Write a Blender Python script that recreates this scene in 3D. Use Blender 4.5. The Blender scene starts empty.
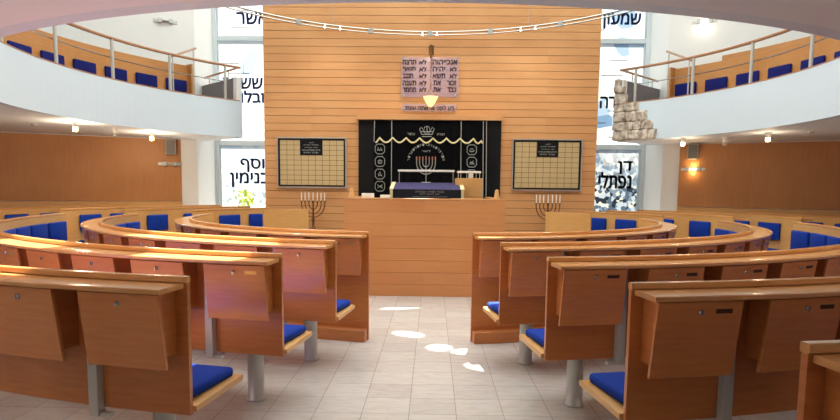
import bpy, bmesh, math, random
import mathutils.geometry
from mathutils import Vector, Matrix

random.seed(11)
S = bpy.context.scene
COL = S.collection
R_ = math.radians
CY = 9.0                       # centre of the horseshoe on the hall's axis (0, 9)

# ------------------------------------------------------------------ camera
W, H, F = 840.0, 420.0, 600.0
EYE = Vector((0.11, 0.0, 1.485))
YAW, PITCH, ROLL = 0.0200, math.atan(60 / 600.0), 0.011
fwd = Vector((-math.sin(YAW) * math.cos(PITCH), math.cos(YAW) * math.cos(PITCH), -math.sin(PITCH)))
rgt = fwd.cross(Vector((0, 0, 1))).normalized()
upv = rgt.cross(fwd).normalized()
r2 = math.cos(ROLL) * rgt + math.sin(ROLL) * upv
u2 = math.cos(ROLL) * upv - math.sin(ROLL) * rgt
rgt, upv = r2, u2
PX, PY = 420.0, 248.0          # where the optical axis meets the (cropped) picture
cam = bpy.data.cameras.new('camera')
co = bpy.data.objects.new('camera', cam)
COL.objects.link(co)
co.matrix_world = Matrix(((rgt.x, upv.x, -fwd.x, EYE.x), (rgt.y, upv.y, -fwd.y, EYE.y),
                          (rgt.z, upv.z, -fwd.z, EYE.z), (0, 0, 0, 1)))
cam.sensor_fit = 'HORIZONTAL'
cam.sensor_width = 36.0
cam.lens = 36.0 * F / W
cam.shift_y = (PY - H / 2) / W
cam.clip_start, cam.clip_end = 0.05, 200
S.camera = co


def ray(px, py):
    return fwd + rgt * ((px - PX) / F) + upv * ((PY - py) / F)


def at(px, py, Y):
    d = ray(px, py)
    return EYE + d * ((Y - EYE.y) / d.y)


def at_r(px, py, r):
    """far crossing of the sight line with the upright cylinder of radius r about the hall centre"""
    d = ray(px, py)
    a = d.x ** 2 + d.y ** 2
    b = 2 * (EYE.x * d.x + (EYE.y - CY) * d.y)
    c = EYE.x ** 2 + (EYE.y - CY) ** 2 - r * r
    t = (-b + math.sqrt(max(0, b * b - 4 * a * c))) / (2 * a)
    return EYE + d * t


def ang(p):
    """angle about the hall centre in degrees, 0 towards the camera, positive to the right"""
    return math.degrees(math.atan2(p.x, CY - p.y))


def P(a, r, z=0.0):
    a = R_(a)
    return Vector((r * math.sin(a), CY - r * math.cos(a), z))


SUN = Vector((-0.15, -1.0, -1.7))
RP = lambda x, y, z=0.0: (x + 0.15 / 1.7 * (8.1 - z), y + 1.0 / 1.7 * (8.1 - z))
SUN_OPENINGS = [RP(0.57, 4.93) + (0.16, 0.12, -0.3), RP(0.19, 5.5) + (0.11, 0.11, 0.0), RP(0.44, 5.38) + (0.14, 0.08, 0.2),
              RP(-0.12, 6.0) + (0.17, 0.09, -0.5), RP(-0.22, 7.35) + (0.30, 0.07, 0.35)]  # clear spots placed in the unseen roof to throw the floor's sun patches
SUN_OPENING_BIG = RP(-2.25, 4.15, 1.0) + (1.25, 1.3, 0.25)  # large clear spot placed to put sun on the left pews

# ------------------------------------------------------------------ materials
def lin(r, g, b):
    f = lambda c: c / 12.92 if c <= 0.04045 else ((c + 0.055) / 1.055) ** 2.4
    return (f(r / 255), f(g / 255), f(b / 255), 1)


def mat(name):
    m = bpy.data.materials.new(name)
    m.use_nodes = True
    return m, m.node_tree, m.node_tree.nodes['Principled BSDF']


def plain(name, rgb, rough=0.5, metal=0.0, spec=0.5, noise=0.06, scale=14.0):
    m, t, b = mat(name)
    n = t.nodes.new('ShaderNodeTexNoise')
    n.inputs['Scale'].default_value = scale
    n.inputs['Detail'].default_value = 3
    tc = t.nodes.new('ShaderNodeTexCoord')
    t.links.new(tc.outputs['Object'], n.inputs['Vector'])
    mx = t.nodes.new('ShaderNodeMixRGB')
    c = lin(*rgb)
    mx.inputs[1].default_value = tuple(v * (1 - noise) for v in c[:3]) + (1,)
    mx.inputs[2].default_value = tuple(min(1, v * (1 + noise)) for v in c[:3]) + (1,)
    t.links.new(n.outputs['Fac'], mx.inputs[0])
    t.links.new(mx.outputs[0], b.inputs['Base Color'])
    b.inputs['Roughness'].default_value = rough
    b.inputs['Metallic'].default_value = metal
    b.inputs['Specular IOR Level'].default_value = spec
    return m


def wood(name, dark, light, stretch=(1, 1, 1), rough=0.32, scale=6.0, coat=0.0, board=None):
    m, t, b = mat(name)
    tc = t.nodes.new('ShaderNodeTexCoord')
    mp = t.nodes.new('ShaderNodeMapping')
    mp.inputs['Scale'].default_value = stretch
    t.links.new(tc.outputs['Object'], mp.inputs['Vector'])
    n = t.nodes.new('ShaderNodeTexNoise')
    n.inputs['Scale'].default_value = scale
    n.inputs['Detail'].default_value = 5
    n.inputs['Roughness'].default_value = 0.62
    t.links.new(mp.outputs[0], n.inputs['Vector'])
    n2 = t.nodes.new('ShaderNodeTexNoise')
    n2.inputs['Scale'].default_value = 1.1
    n2.inputs['Detail'].default_value = 2
    t.links.new(tc.outputs['Object'], n2.inputs['Vector'])
    ad = t.nodes.new('ShaderNodeMath')
    ad.operation = 'ADD'
    t.links.new(n.outputs['Fac'], ad.inputs[0])
    t.links.new(n2.outputs['Fac'], ad.inputs[1])
    last = ad.outputs[0]
    if board:                                    # each board its own tone, along local Z
        sx = t.nodes.new('ShaderNodeSeparateXYZ')
        t.links.new(tc.outputs['Object'], sx.inputs[0])
        dv = t.nodes.new('ShaderNodeMath'); dv.operation = 'DIVIDE'
        dv.inputs[1].default_value = board
        t.links.new(sx.outputs['Z'], dv.inputs[0])
        fl = t.nodes.new('ShaderNodeMath'); fl.operation = 'FLOOR'
        t.links.new(dv.outputs[0], fl.inputs[0])
        dx = t.nodes.new('ShaderNodeMath'); dx.operation = 'DIVIDE'
        dx.inputs[1].default_value = 2.35
        t.links.new(sx.outputs['X'], dx.inputs[0])
        fx = t.nodes.new('ShaderNodeMath'); fx.operation = 'FLOOR'
        t.links.new(dx.outputs[0], fx.inputs[0])
        cb = t.nodes.new('ShaderNodeCombineXYZ')
        t.links.new(fl.outputs[0], cb.inputs[0]); t.links.new(fx.outputs[0], cb.inputs[1])
        wn = t.nodes.new('ShaderNodeTexWhiteNoise')
        t.links.new(cb.outputs[0], wn.inputs['Vector'])
        ms = t.nodes.new('ShaderNodeMath'); ms.operation = 'MULTIPLY_ADD'
        ms.inputs[1].default_value = 0.35; ms.inputs[2].default_value = -0.17
        t.links.new(wn.outputs['Value'], ms.inputs[0])
        a2 = t.nodes.new('ShaderNodeMath'); a2.operation = 'ADD'
        t.links.new(last, a2.inputs[0]); t.links.new(ms.outputs[0], a2.inputs[1])
        last = a2.outputs[0]
    mr = t.nodes.new('ShaderNodeMapRange')
    mr.inputs['From Min'].default_value = 0.6
    mr.inputs['From Max'].default_value = 1.4
    t.links.new(last, mr.inputs['Value'])
    mx = t.nodes.new('ShaderNodeMixRGB')
    mx.inputs[1].default_value = lin(*dark)
    mx.inputs[2].default_value = lin(*light)
    t.links.new(mr.outputs[0], mx.inputs[0])
    t.links.new(mx.outputs[0], b.inputs['Base Color'])
    b.inputs['Roughness'].default_value = rough
    b.inputs['Coat Weight'].default_value = coat
    b.inputs['Coat Roughness'].default_value = 0.15
    return m


def glow(name, rgb, strength):
    m, t, b = mat(name)
    c = lin(*rgb)
    b.inputs['Base Color'].default_value = c
    b.inputs['Emission Color'].default_value = c
    b.inputs['Emission Strength'].default_value = strength
    return m


M = {}
M['white'] = plain('white_plaster', (232, 233, 232), 0.75, noise=0.015, scale=3)
M['soffit'] = plain('soffit_plaster', (226, 231, 236), 0.7, noise=0.015, scale=2)
M['cool'] = plain('cool_white_paint', (206, 220, 232), 0.6, noise=0.01, scale=3)  # daylight's bluish tint put into the white of the gallery front
M['grey'] = plain('grey_carpet', (120, 116, 120), 0.9, noise=0.12, scale=60)
M['pew'] = wood('pew_beech', (174, 96, 46), (202, 129, 70), (1, 1, 9), 0.30, 5, 0.25)
M['flap'] = wood('pew_flap_beech', (191, 112, 58), (211, 138, 80), (1, 1, 9), 0.26, 5, 0.3)
M['ledge'] = wood('pew_ledge_beech', (203, 140, 80), (222, 164, 104), (2, 2, 6), 0.22, 4, 0.4)
M['palewood'] = wood('inner_beech', (200, 146, 84), (216, 166, 104), (1, 1, 7), 0.4, 5, 0.1)
M['slat'] = wood('wall_slat_beech', (187, 130, 78), (207, 153, 100), (0.35, 1, 9), 0.6, 5, 0.0, board=0.1505)
M['bimah'] = wood('bimah_beech', (188, 122, 72), (206, 144, 92), (0.35, 1, 9), 0.38, 5, 0.1, board=0.165)
M['galwood'] = wood('gallery_bench_oak', (172, 116, 62), (194, 138, 80), (1, 1, 7), 0.4, 5, 0.1)
M['sidewood'] = wood('side_wall_oak', (170, 112, 60), (192, 133, 77), (7, 7, 0.5), 0.5, 4)
M['rail'] = wood('handrail_beech', (150, 106, 76), (176, 130, 96), (1, 1, 4), 0.35, 5)
M['gap'] = plain('dark_gap', (96, 60, 34), 0.9)
M['blue'] = plain('royal_blue_cloth', (12, 50, 144), 0.85, noise=0.16, scale=90, spec=0.2)
M['bluedark'] = plain('dark_blue_cloth', (16, 24, 96), 0.85, noise=0.16, scale=90, spec=0.2)
M['steel'] = plain('brushed_steel', (176, 176, 172), 0.34, 0.75, noise=0.04)
M['satin'] = plain('satin_grey_paint', (188, 187, 182), 0.38, 0.25, noise=0.03)
M['chrome'] = plain('chrome', (190, 190, 188), 0.16, 1.0, noise=0.02)
M['brass'] = plain('brass_plate', (206, 172, 104), 0.3, 0.7, noise=0.06, scale=30)
M['plaque'] = plain('matt_brass_plaque', (194, 168, 122), 0.42, 0.35, noise=0.10, scale=2.5)
M['darkplate'] = plain('bronze_plate', (96, 66, 46), 0.35, 0.7)
M['black'] = plain('black_lacquer', (7, 7, 9), 0.6, spec=0.2)
M['velvet'] = plain('black_velvet', (7, 7, 10), 0.95, spec=0.1, noise=0.3, scale=40)
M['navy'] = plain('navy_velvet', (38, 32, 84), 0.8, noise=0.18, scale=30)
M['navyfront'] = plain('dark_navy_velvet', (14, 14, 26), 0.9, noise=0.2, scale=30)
M['gold'] = plain('gold_braid', (222, 208, 162), 0.5, 0.2, noise=0.1, scale=60)
M['silver'] = plain('silver_thread', (164, 164, 160), 0.5, 0.2, noise=0.08, scale=60)
M['copper'] = plain('copper_thread', (176, 120, 100), 0.5, 0.2)
M['candle'] = plain('white_candle', (226, 218, 208), 0.4)
M['bronze'] = plain('bronze_candelabrum', (112, 76, 46), 0.35, 0.8, noise=0.2)
M['paper'] = plain('white_paper', (232, 228, 222), 0.8)
M['letterblue'] = plain('blue_glass_letter', (52, 104, 190), 0.5, noise=0.1)
M['letterdark'] = plain('dark_glass_letter', (18, 22, 34), 0.5, noise=0.1)
M['ink'] = plain('navy_ink', (44, 34, 70), 0.6)
M['speaker'] = plain('silver_speaker', (172, 166, 156), 0.5, 0.2)
M['mesh'] = plain('speaker_grille', (120, 116, 110), 0.7, noise=0.3, scale=220)
M['lamp'] = glow('warm_lamp', (255, 214, 150), 22.0)
M['bowl'] = glow('lit_glass_bowl', (255, 222, 150), 1.2)
M['tracklamp'] = glow('track_bulb', (255, 246, 230), 9.0)
M['frame'] = plain('pale_grey_window_frame', (206, 216, 222), 0.45, noise=0.02)
M['offlamp'] = plain('unlit_lamp_glass', (176, 170, 160), 0.3)
M['foliage'] = plain('yellow_green_leaf', (150, 160, 40), 0.7, noise=0.4, scale=8)

# clear acrylic of the commandment tablet
m, t, b = mat('frosted_acrylic')
b.inputs['Base Color'].default_value = lin(172, 166, 204)
b.inputs['Roughness'].default_value = 0.25
b.inputs['Alpha'].default_value = 0.24
M['acrylic'] = m

# stone floor
m, t, b = mat('marble_floor_tiles')
tc = t.nodes.new('ShaderNodeTexCoord')
mp = t.nodes.new('ShaderNodeMapping')
mp.inputs['Location'].default_value = (0.028, 0.07, 0)
t.links.new(tc.outputs['Object'], mp.inputs['Vector'])
br = t.nodes.new('ShaderNodeTexBrick')
br.offset = 0.0
br.inputs['Scale'].default_value = 1.0
br.inputs['Brick Width'].default_value = 0.312
br.inputs['Row Height'].default_value = 0.30
br.inputs['Mortar Size'].default_value = 0.0022
br.inputs['Mortar Smooth'].default_value = 0.3
br.inputs['Color1'].default_value = lin(200, 196, 193)
br.inputs['Color2'].default_value = lin(190, 185, 182)
br.inputs['Mortar'].default_value = lin(140, 132, 128)
t.links.new(mp.outputs[0], br.inputs['Vector'])
mp2 = t.nodes.new('ShaderNodeMapping')
mp2.inputs['Scale'].default_value = (1.0, 3.2, 1.0)
t.links.new(tc.outputs['Object'], mp2.inputs['Vector'])
n = t.nodes.new('ShaderNodeTexNoise')
n.inputs['Scale'].default_value = 7
n.inputs['Detail'].default_value = 7
n.inputs['Roughness'].default_value = 0.7
t.links.new(mp2.outputs[0], n.inputs['Vector'])
rp = t.nodes.new('ShaderNodeValToRGB')
rp.color_ramp.elements[0].position = 0.33
rp.color_ramp.elements[0].color = (0.74, 0.68, 0.64, 1)
rp.color_ramp.elements[1].position = 0.56
rp.color_ramp.elements[1].color = (1, 1, 1, 1)
t.links.new(n.outputs['Fac'], rp.inputs[0])
mx = t.nodes.new('ShaderNodeMixRGB')
mx.blend_type = 'MULTIPLY'
mx.inputs[0].default_value = 0.5
t.links.new(br.outputs['Color'], mx.inputs[1])
t.links.new(rp.outputs[0], mx.inputs[2])
t.links.new(mx.outputs[0], b.inputs['Base Color'])
b.inputs['Roughness'].default_value = 0.2
b.inputs['Specular IOR Level'].default_value = 0.55
M['floor'] = m

# rough limestone
m, t, b = mat('rough_limestone')
tc = t.nodes.new('ShaderNodeTexCoord')
n = t.nodes.new('ShaderNodeTexNoise')
n.inputs['Scale'].default_value = 9
n.inputs['Detail'].default_value = 8
t.links.new(tc.outputs['Object'], n.inputs['Vector'])
rp = t.nodes.new('ShaderNodeValToRGB')
rp.color_ramp.elements[0].position = 0.3
rp.color_ramp.elements[0].color = lin(128, 108, 92)
rp.color_ramp.elements[1].position = 0.65
rp.color_ramp.elements[1].color = lin(228, 216, 202)
t.links.new(n.outputs['Fac'], rp.inputs[0])
t.links.new(rp.outputs[0], b.inputs['Base Color'])
bp = t.nodes.new('ShaderNodeBump')
bp.inputs['Strength'].default_value = 0.5
bp.inputs['Distance'].default_value = 0.03
t.links.new(n.outputs['Fac'], bp.inputs['Height'])
t.links.new(bp.outputs[0], b.inputs['Normal'])
b.inputs['Roughness'].default_value = 0.95
M['stone'] = m


def stained(name, ramp_hi, ramp_lo, zlo, zhi, shards, opal, seed, density):
    """art glass: opal and tinted clear shards (voronoi), leaded lines, smaller shards low down"""
    m = bpy.data.materials.new(name)
    m.use_nodes = True
    t = m.node_tree
    t.nodes.remove(t.nodes['Principled BSDF'])
    out = t.nodes['Material Output']
    tc = t.nodes.new('ShaderNodeTexCoord')
    mp = t.nodes.new('ShaderNodeMapping')
    mp.inputs['Location'].default_value = (seed, 0, seed * 0.7)
    t.links.new(tc.outputs['Object'], mp.inputs['Vector'])
    sx = t.nodes.new('ShaderNodeSeparateXYZ')
    t.links.new(tc.outputs['Object'], sx.inputs[0])
    zr = t.nodes.new('ShaderNodeMapRange')
    zr.inputs['From Min'].default_value = zlo
    zr.inputs['From Max'].default_value = zhi
    t.links.new(sx.outputs['Z'], zr.inputs['Value'])

    def cells(scale, ramp):
        v = t.nodes.new('ShaderNodeTexVoronoi')
        v.inputs['Scale'].default_value = scale
        t.links.new(mp.outputs[0], v.inputs['Vector'])
        s = t.nodes.new('ShaderNodeSeparateColor')
        t.links.new(v.outputs['Color'], s.inputs[0])
        r = t.nodes.new('ShaderNodeValToRGB')
        r.color_ramp.interpolation = 'CONSTANT'
        els = r.color_ramp.elements
        els[0].position, els[0].color = ramp[0][0], lin(*ramp[0][1])
        els[1].position, els[1].color = ramp[1][0], lin(*ramp[1][1])
        for p_, c_ in ramp[2:]:
            e = els.new(p_)
            e.color = lin(*c_)
        t.links.new(s.outputs[0], r.inputs[0])
        return r.outputs[0]
    big = cells(2.3, ramp_hi)
    small = cells(12.0, ramp_lo)
    mx = t.nodes.new('ShaderNodeMixRGB')
    t.links.new(zr.outputs[0], mx.inputs[0])
    t.links.new(small, mx.inputs[1])
    t.links.new(big, mx.inputs[2])
    dn = t.nodes.new('ShaderNodeMixRGB')
    dn.blend_type = 'MULTIPLY'
    dn.inputs[0].default_value = 1.0
    dn.inputs[2].default_value = (density, density, density, 1)
    t.links.new(mx.outputs[0], dn.inputs[1])
    # clear / opal split
    last = None
    for cx, cz, rx, rz in shards:
        m1 = t.nodes.new('ShaderNodeVectorMath'); m1.operation = 'SUBTRACT'
        m1.inputs[1].default_value = (cx, 0, cz)
        t.links.new(tc.outputs['Object'], m1.inputs[0])
        m2 = t.nodes.new('ShaderNodeVectorMath'); m2.operation = 'MULTIPLY'
        m2.inputs[1].default_value = (1 / rx, 0, 1 / rz)
        t.links.new(m1.outputs[0], m2.inputs[0])
        m3 = t.nodes.new('ShaderNodeVectorMath'); m3.operation = 'LENGTH'
        t.links.new(m2.outputs[0], m3.inputs[0])
        m4 = t.nodes.new('ShaderNodeMath'); m4.operation = 'LESS_THAN'
        m4.inputs[1].default_value = 1.0
        t.links.new(m3.outputs['Value'], m4.inputs[0])
        if last is None:
            last = m4.outputs[0]
        else:
            m5 = t.nodes.new('ShaderNodeMath'); m5.operation = 'MAXIMUM'
            t.links.new(last, m5.inputs[0]); t.links.new(m4.outputs[0], m5.inputs[1])
            last = m5.outputs[0]
    tr = t.nodes.new('ShaderNodeBsdfTransparent')
    tr.inputs['Color'].default_value = (0.9, 0.92, 0.92, 1)
    tl = t.nodes.new('ShaderNodeBsdfTranslucent')
    t.links.new(dn.outputs[0], tl.inputs['Color'])
    df = t.nodes.new('ShaderNodeBsdfDiffuse')
    t.links.new(mx.outputs[0], df.inputs['Color'])
    od = t.nodes.new('ShaderNodeMixShader')
    od.inputs[0].default_value = opal
    t.links.new(df.outputs[0], od.inputs[1])
    t.links.new(tl.outputs[0], od.inputs[2])
    ms = t.nodes.new('ShaderNodeMixShader')
    t.links.new(last, ms.inputs[0])
    t.links.new(od.outputs[0], ms.inputs[1])
    t.links.new(tr.outputs[0], ms.inputs[2])
    t.links.new(ms.outputs[0], out.inputs['Surface'])
    return m


M['glass_left'] = stained('white_art_glass',
                          [(0, (250, 250, 250)), (0.82, (214, 226, 236)), (0.93, (176, 196, 214))],
                          [(0, (246, 248, 246)), (0.72, (206, 214, 216)), (0.88, (150, 165, 172))], 1.4, 2.6, [(-0.5, 1.15, 0.27, 0.28)], 0.9, 3.3, 0.32)
M['glass_right'] = stained('blue_grey_art_glass',
                           [(0, (244, 248, 252)), (0.52, (206, 222, 236)), (0.72, (166, 190, 214)), (0.90, (120, 150, 184))],
                           [(0, (180, 192, 204)), (0.30, (120, 138, 158)), (0.52, (84, 100, 120)), (0.68, (214, 214, 204)), (0.82, (44, 52, 64))],
                           1.5, 3.1, [(0.35, 3.55, 0.2, 0.16), (-0.3, 4.6, 0.16, 0.25)], 0.85, 8.1, 0.26)
m = bpy.data.materials.new('window_glass')
m.use_nodes = True
t = m.node_tree
t.nodes.remove(t.nodes['Principled BSDF'])
tr = t.nodes.new('ShaderNodeBsdfTransparent')
tr.inputs['Color'].default_value = (0.93, 0.96, 0.97, 1)
t.links.new(tr.outputs[0], t.nodes['Material Output'].inputs['Surface'])
M['clear'] = m


def ellipse_mask(t, tc, spots, axes):
    last = None
    for cx, cy, rx, ry, turn in spots:
        mp_ = t.nodes.new('ShaderNodeMapping')
        mp_.vector_type = 'TEXTURE'
        mp_.inputs['Location'].default_value = (cx, cy, 0)
        mp_.inputs['Rotation'].default_value = (0, 0, turn)
        mp_.inputs['Scale'].default_value = (rx, ry, 1e6)
        t.links.new(tc.outputs['Object'], mp_.inputs['Vector'])
        ln = t.nodes.new('ShaderNodeVectorMath'); ln.operation = 'LENGTH'
        t.links.new(mp_.outputs[0], ln.inputs[0])
        lt = t.nodes.new('ShaderNodeMath'); lt.operation = 'LESS_THAN'
        lt.inputs[1].default_value = 1.0
        t.links.new(ln.outputs['Value'], lt.inputs[0])
        if last is None:
            last = lt.outputs[0]
        else:
            m5 = t.nodes.new('ShaderNodeMath'); m5.operation = 'MAXIMUM'
            t.links.new(last, m5.inputs[0]); t.links.new(lt.outputs[0], m5.inputs[1])
            last = m5.outputs[0]
    return last


# unseen roof light: opal glass, clear spots shaped to cast the sun patches
m = bpy.data.materials.new('roof_light_glass')
m.use_nodes = True
t = m.node_tree
t.nodes.remove(t.nodes['Principled BSDF'])
tc = t.nodes.new('ShaderNodeTexCoord')
small_sun_openings = ellipse_mask(t, tc, SUN_OPENINGS, None)
big_sun_opening = ellipse_mask(t, tc, [SUN_OPENING_BIG], None)
nz = t.nodes.new('ShaderNodeTexNoise')
nz.inputs['Scale'].default_value = 1.3
nz.inputs['Detail'].default_value = 1
t.links.new(tc.outputs['Object'], nz.inputs['Vector'])
gt = t.nodes.new('ShaderNodeMath'); gt.operation = 'GREATER_THAN'
gt.inputs[1].default_value = 0.40
t.links.new(nz.outputs['Fac'], gt.inputs[0])
mu = t.nodes.new('ShaderNodeMath'); mu.operation = 'MULTIPLY'
t.links.new(gt.outputs[0], mu.inputs[0]); t.links.new(big_sun_opening, mu.inputs[1])
ma = t.nodes.new('ShaderNodeMath'); ma.operation = 'MAXIMUM'
t.links.new(mu.outputs[0], ma.inputs[0]); t.links.new(small_sun_openings, ma.inputs[1])
tl = t.nodes.new('ShaderNodeBsdfTranslucent')
tl.inputs['Color'].default_value = (0.32, 0.345, 0.36, 1)
tr = t.nodes.new('ShaderNodeBsdfTransparent')
tr.inputs['Color'].default_value = (0.93, 0.96, 0.97, 1)
ms = t.nodes.new('ShaderNodeMixShader')
t.links.new(ma.outputs[0], ms.inputs[0])
t.links.new(tl.outputs[0], ms.inputs[1])
t.links.new(tr.outputs[0], ms.inputs[2])
t.links.new(ms.outputs[0], t.node_tree.nodes['Material Output'].inputs['Surface'] if hasattr(t, 'node_tree') else t.nodes['Material Output'].inputs['Surface'])
M['rooflight'] = m


# ------------------------------------------------------------------ object helpers
def finish(name, bm, material, parent=None, loc=None, rot=None, smooth=False):
    bmesh.ops.recalc_face_normals(bm, faces=bm.faces)
    me = bpy.data.meshes.new(name)
    bm.to_mesh(me)
    bm.free()
    me.materials.append(material)
    if smooth:
        for p in me.polygons:
            p.use_smooth = True
        try:
            me.set_sharp_from_angle(angle=R_(35))
        except Exception:
            pass
    return place(name, me, parent, loc, rot)


def place(name, me, parent=None, loc=None, rot=None):
    o = bpy.data.objects.new(name, me)
    COL.objects.link(o)
    if parent is not None:
        o.parent = parent
    if loc is not None:
        o.location = loc
    if rot is not None:
        o.rotation_euler = (0, 0, rot) if not hasattr(rot, '__len__') else rot
    return o


def tag(o, label=None, cat=None, group=None, kind=None):
    for k, v in (('label', label), ('category', cat), ('group', group), ('kind', kind)):
        if v:
            o[k] = v
    return o


def empty(name, loc, label, cat, group=None, rot=0):
    o = bpy.data.objects.new(name, None)
    COL.objects.link(o)
    o.location = loc
    o.rotation_euler = (0, 0, rot)
    o.empty_display_size = 0.1
    return tag(o, label, cat, group)


def box(bm, x0, x1, y0, y1, z0, z1, bevel=0.0, mtx=None):
    vs = [bm.verts.new((x, y, z)) for z in (z0, z1) for x, y in ((x0, y0), (x1, y0), (x1, y1), (x0, y1))]
    fs = [(3, 2, 1, 0), (4, 5, 6, 7), (0, 1, 5, 4), (1, 2, 6, 5), (2, 3, 7, 6), (3, 0, 4, 7)]
    faces = [bm.faces.new([vs[i] for i in f]) for f in fs]
    if bevel:
        es = list({e for f in faces for e in f.edges})
        r = bmesh.ops.bevel(bm, geom=es, offset=bevel, segments=2, affect='EDGES', profile=0.5)
        vs = list({v for f in r['faces'] for v in f.verts} | {v for v in vs if v.is_valid})
    if mtx is not None:
        bmesh.ops.transform(bm, matrix=mtx, verts=[v for v in vs if v.is_valid])
    return vs


def lathe(bm, prof, seg=20, c=(0, 0, 0), mtx=None):
    """revolve (r, z) about the local Z axis"""
    rings = []
    new = []
    for r, z in prof:
        if r < 1e-6:
            v = bm.verts.new((c[0], c[1], c[2] + z)); new.append(v)
            rings.append([v])
        else:
            ring = [bm.verts.new((c[0] + r * math.cos(2 * math.pi * k / seg), c[1] + r * math.sin(2 * math.pi * k / seg), c[2] + z)) for k in range(seg)]
            new += ring
            rings.append(ring)
    for a, b in zip(rings, rings[1:]):
        for k in range(seg):
            k2 = (k + 1) % seg
            if len(a) == 1 and len(b) == 1:
                continue
            if len(a) == 1:
                bm.faces.new((a[0], b[k], b[k2]))
            elif len(b) == 1:
                bm.faces.new((a[k], a[k2], b[0]))
            else:
                bm.faces.new((a[k], a[k2], b[k2], b[k]))
    for ring in (rings[0], rings[-1]):
        if len(ring) > 2:
            bm.faces.new(ring)
    if mtx is not None:
        bmesh.ops.transform(bm, matrix=mtx, verts=new)
    return new


def tube(bm, pts, r, seg=8, closed=False):
    pts = [Vector(p) for p in pts]
    n = len(pts)
    rings = []
    prev = None
    for i, p in enumerate(pts):
        if closed:
            d = (pts[(i + 1) % n] - pts[i - 1])
        else:
            d = (pts[min(i + 1, n - 1)] - pts[max(i - 1, 0)])
        d.normalize()
        if prev is None:
            a = Vector((0, 0, 1)) if abs(d.z) < 0.9 else Vector((1, 0, 0))
            u = d.cross(a).normalized()
        else:
            u = (prev - d * prev.dot(d))
            u = u.normalized() if u.length > 1e-6 else d.orthogonal().normalized()
        prev = u
        v = d.cross(u)
        rr = r[i] if hasattr(r, '__len__') else r
        rings.append([bm.verts.new(p + u * (rr * math.cos(2 * math.pi * k / seg)) + v * (rr * math.sin(2 * math.pi * k / seg))) for k in range(seg)])
    pairs = list(zip(rings, rings[1:])) + ([(rings[-1], rings[0])] if closed else [])
    for a, b in pairs:
        for k in range(seg):
            k2 = (k + 1) % seg
            bm.faces.new((a[k], a[k2], b[k2], b[k]))
    if not closed:
        bm.faces.new(rings[0])
        bm.faces.new(rings[-1])


def sweep(bm, prof, a0, a1, step=2.0, off=Vector((0, 0, 0))):
    """sweep a closed (r, z) outline round the hall centre from a0 to a1 degrees"""
    n = max(2, int(abs(a1 - a0) / step) + 1)
    rings = []
    for i in range(n + 1):
        a = a0 + (a1 - a0) * i / n
        pr = prof(a) if callable(prof) else prof
        rings.append([bm.verts.new(P(a, r, z) - off) for r, z in pr])
    k = len(rings[0])
    for a, b in zip(rings, rings[1:]):
        for j in range(k):
            j2 = (j + 1) % k
            bm.faces.new((a[j], a[j2], b[j2], b[j]))
    bm.faces.new(rings[0])
    bm.faces.new(rings[-1])


def rounded(r0, r1, z0, z1, c=0.005):
    return [(r0 + c, z0), (r1 - c, z0), (r1, z0 + c), (r1, z1 - c), (r1 - c, z1), (r0 + c, z1), (r0, z1 - c), (r0, z0 + c)]


def struct(name, bm, material, parent=None, **k):
    o = finish(name, bm, material, parent, **k)
    o['kind'] = 'structure'
    return o


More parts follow.
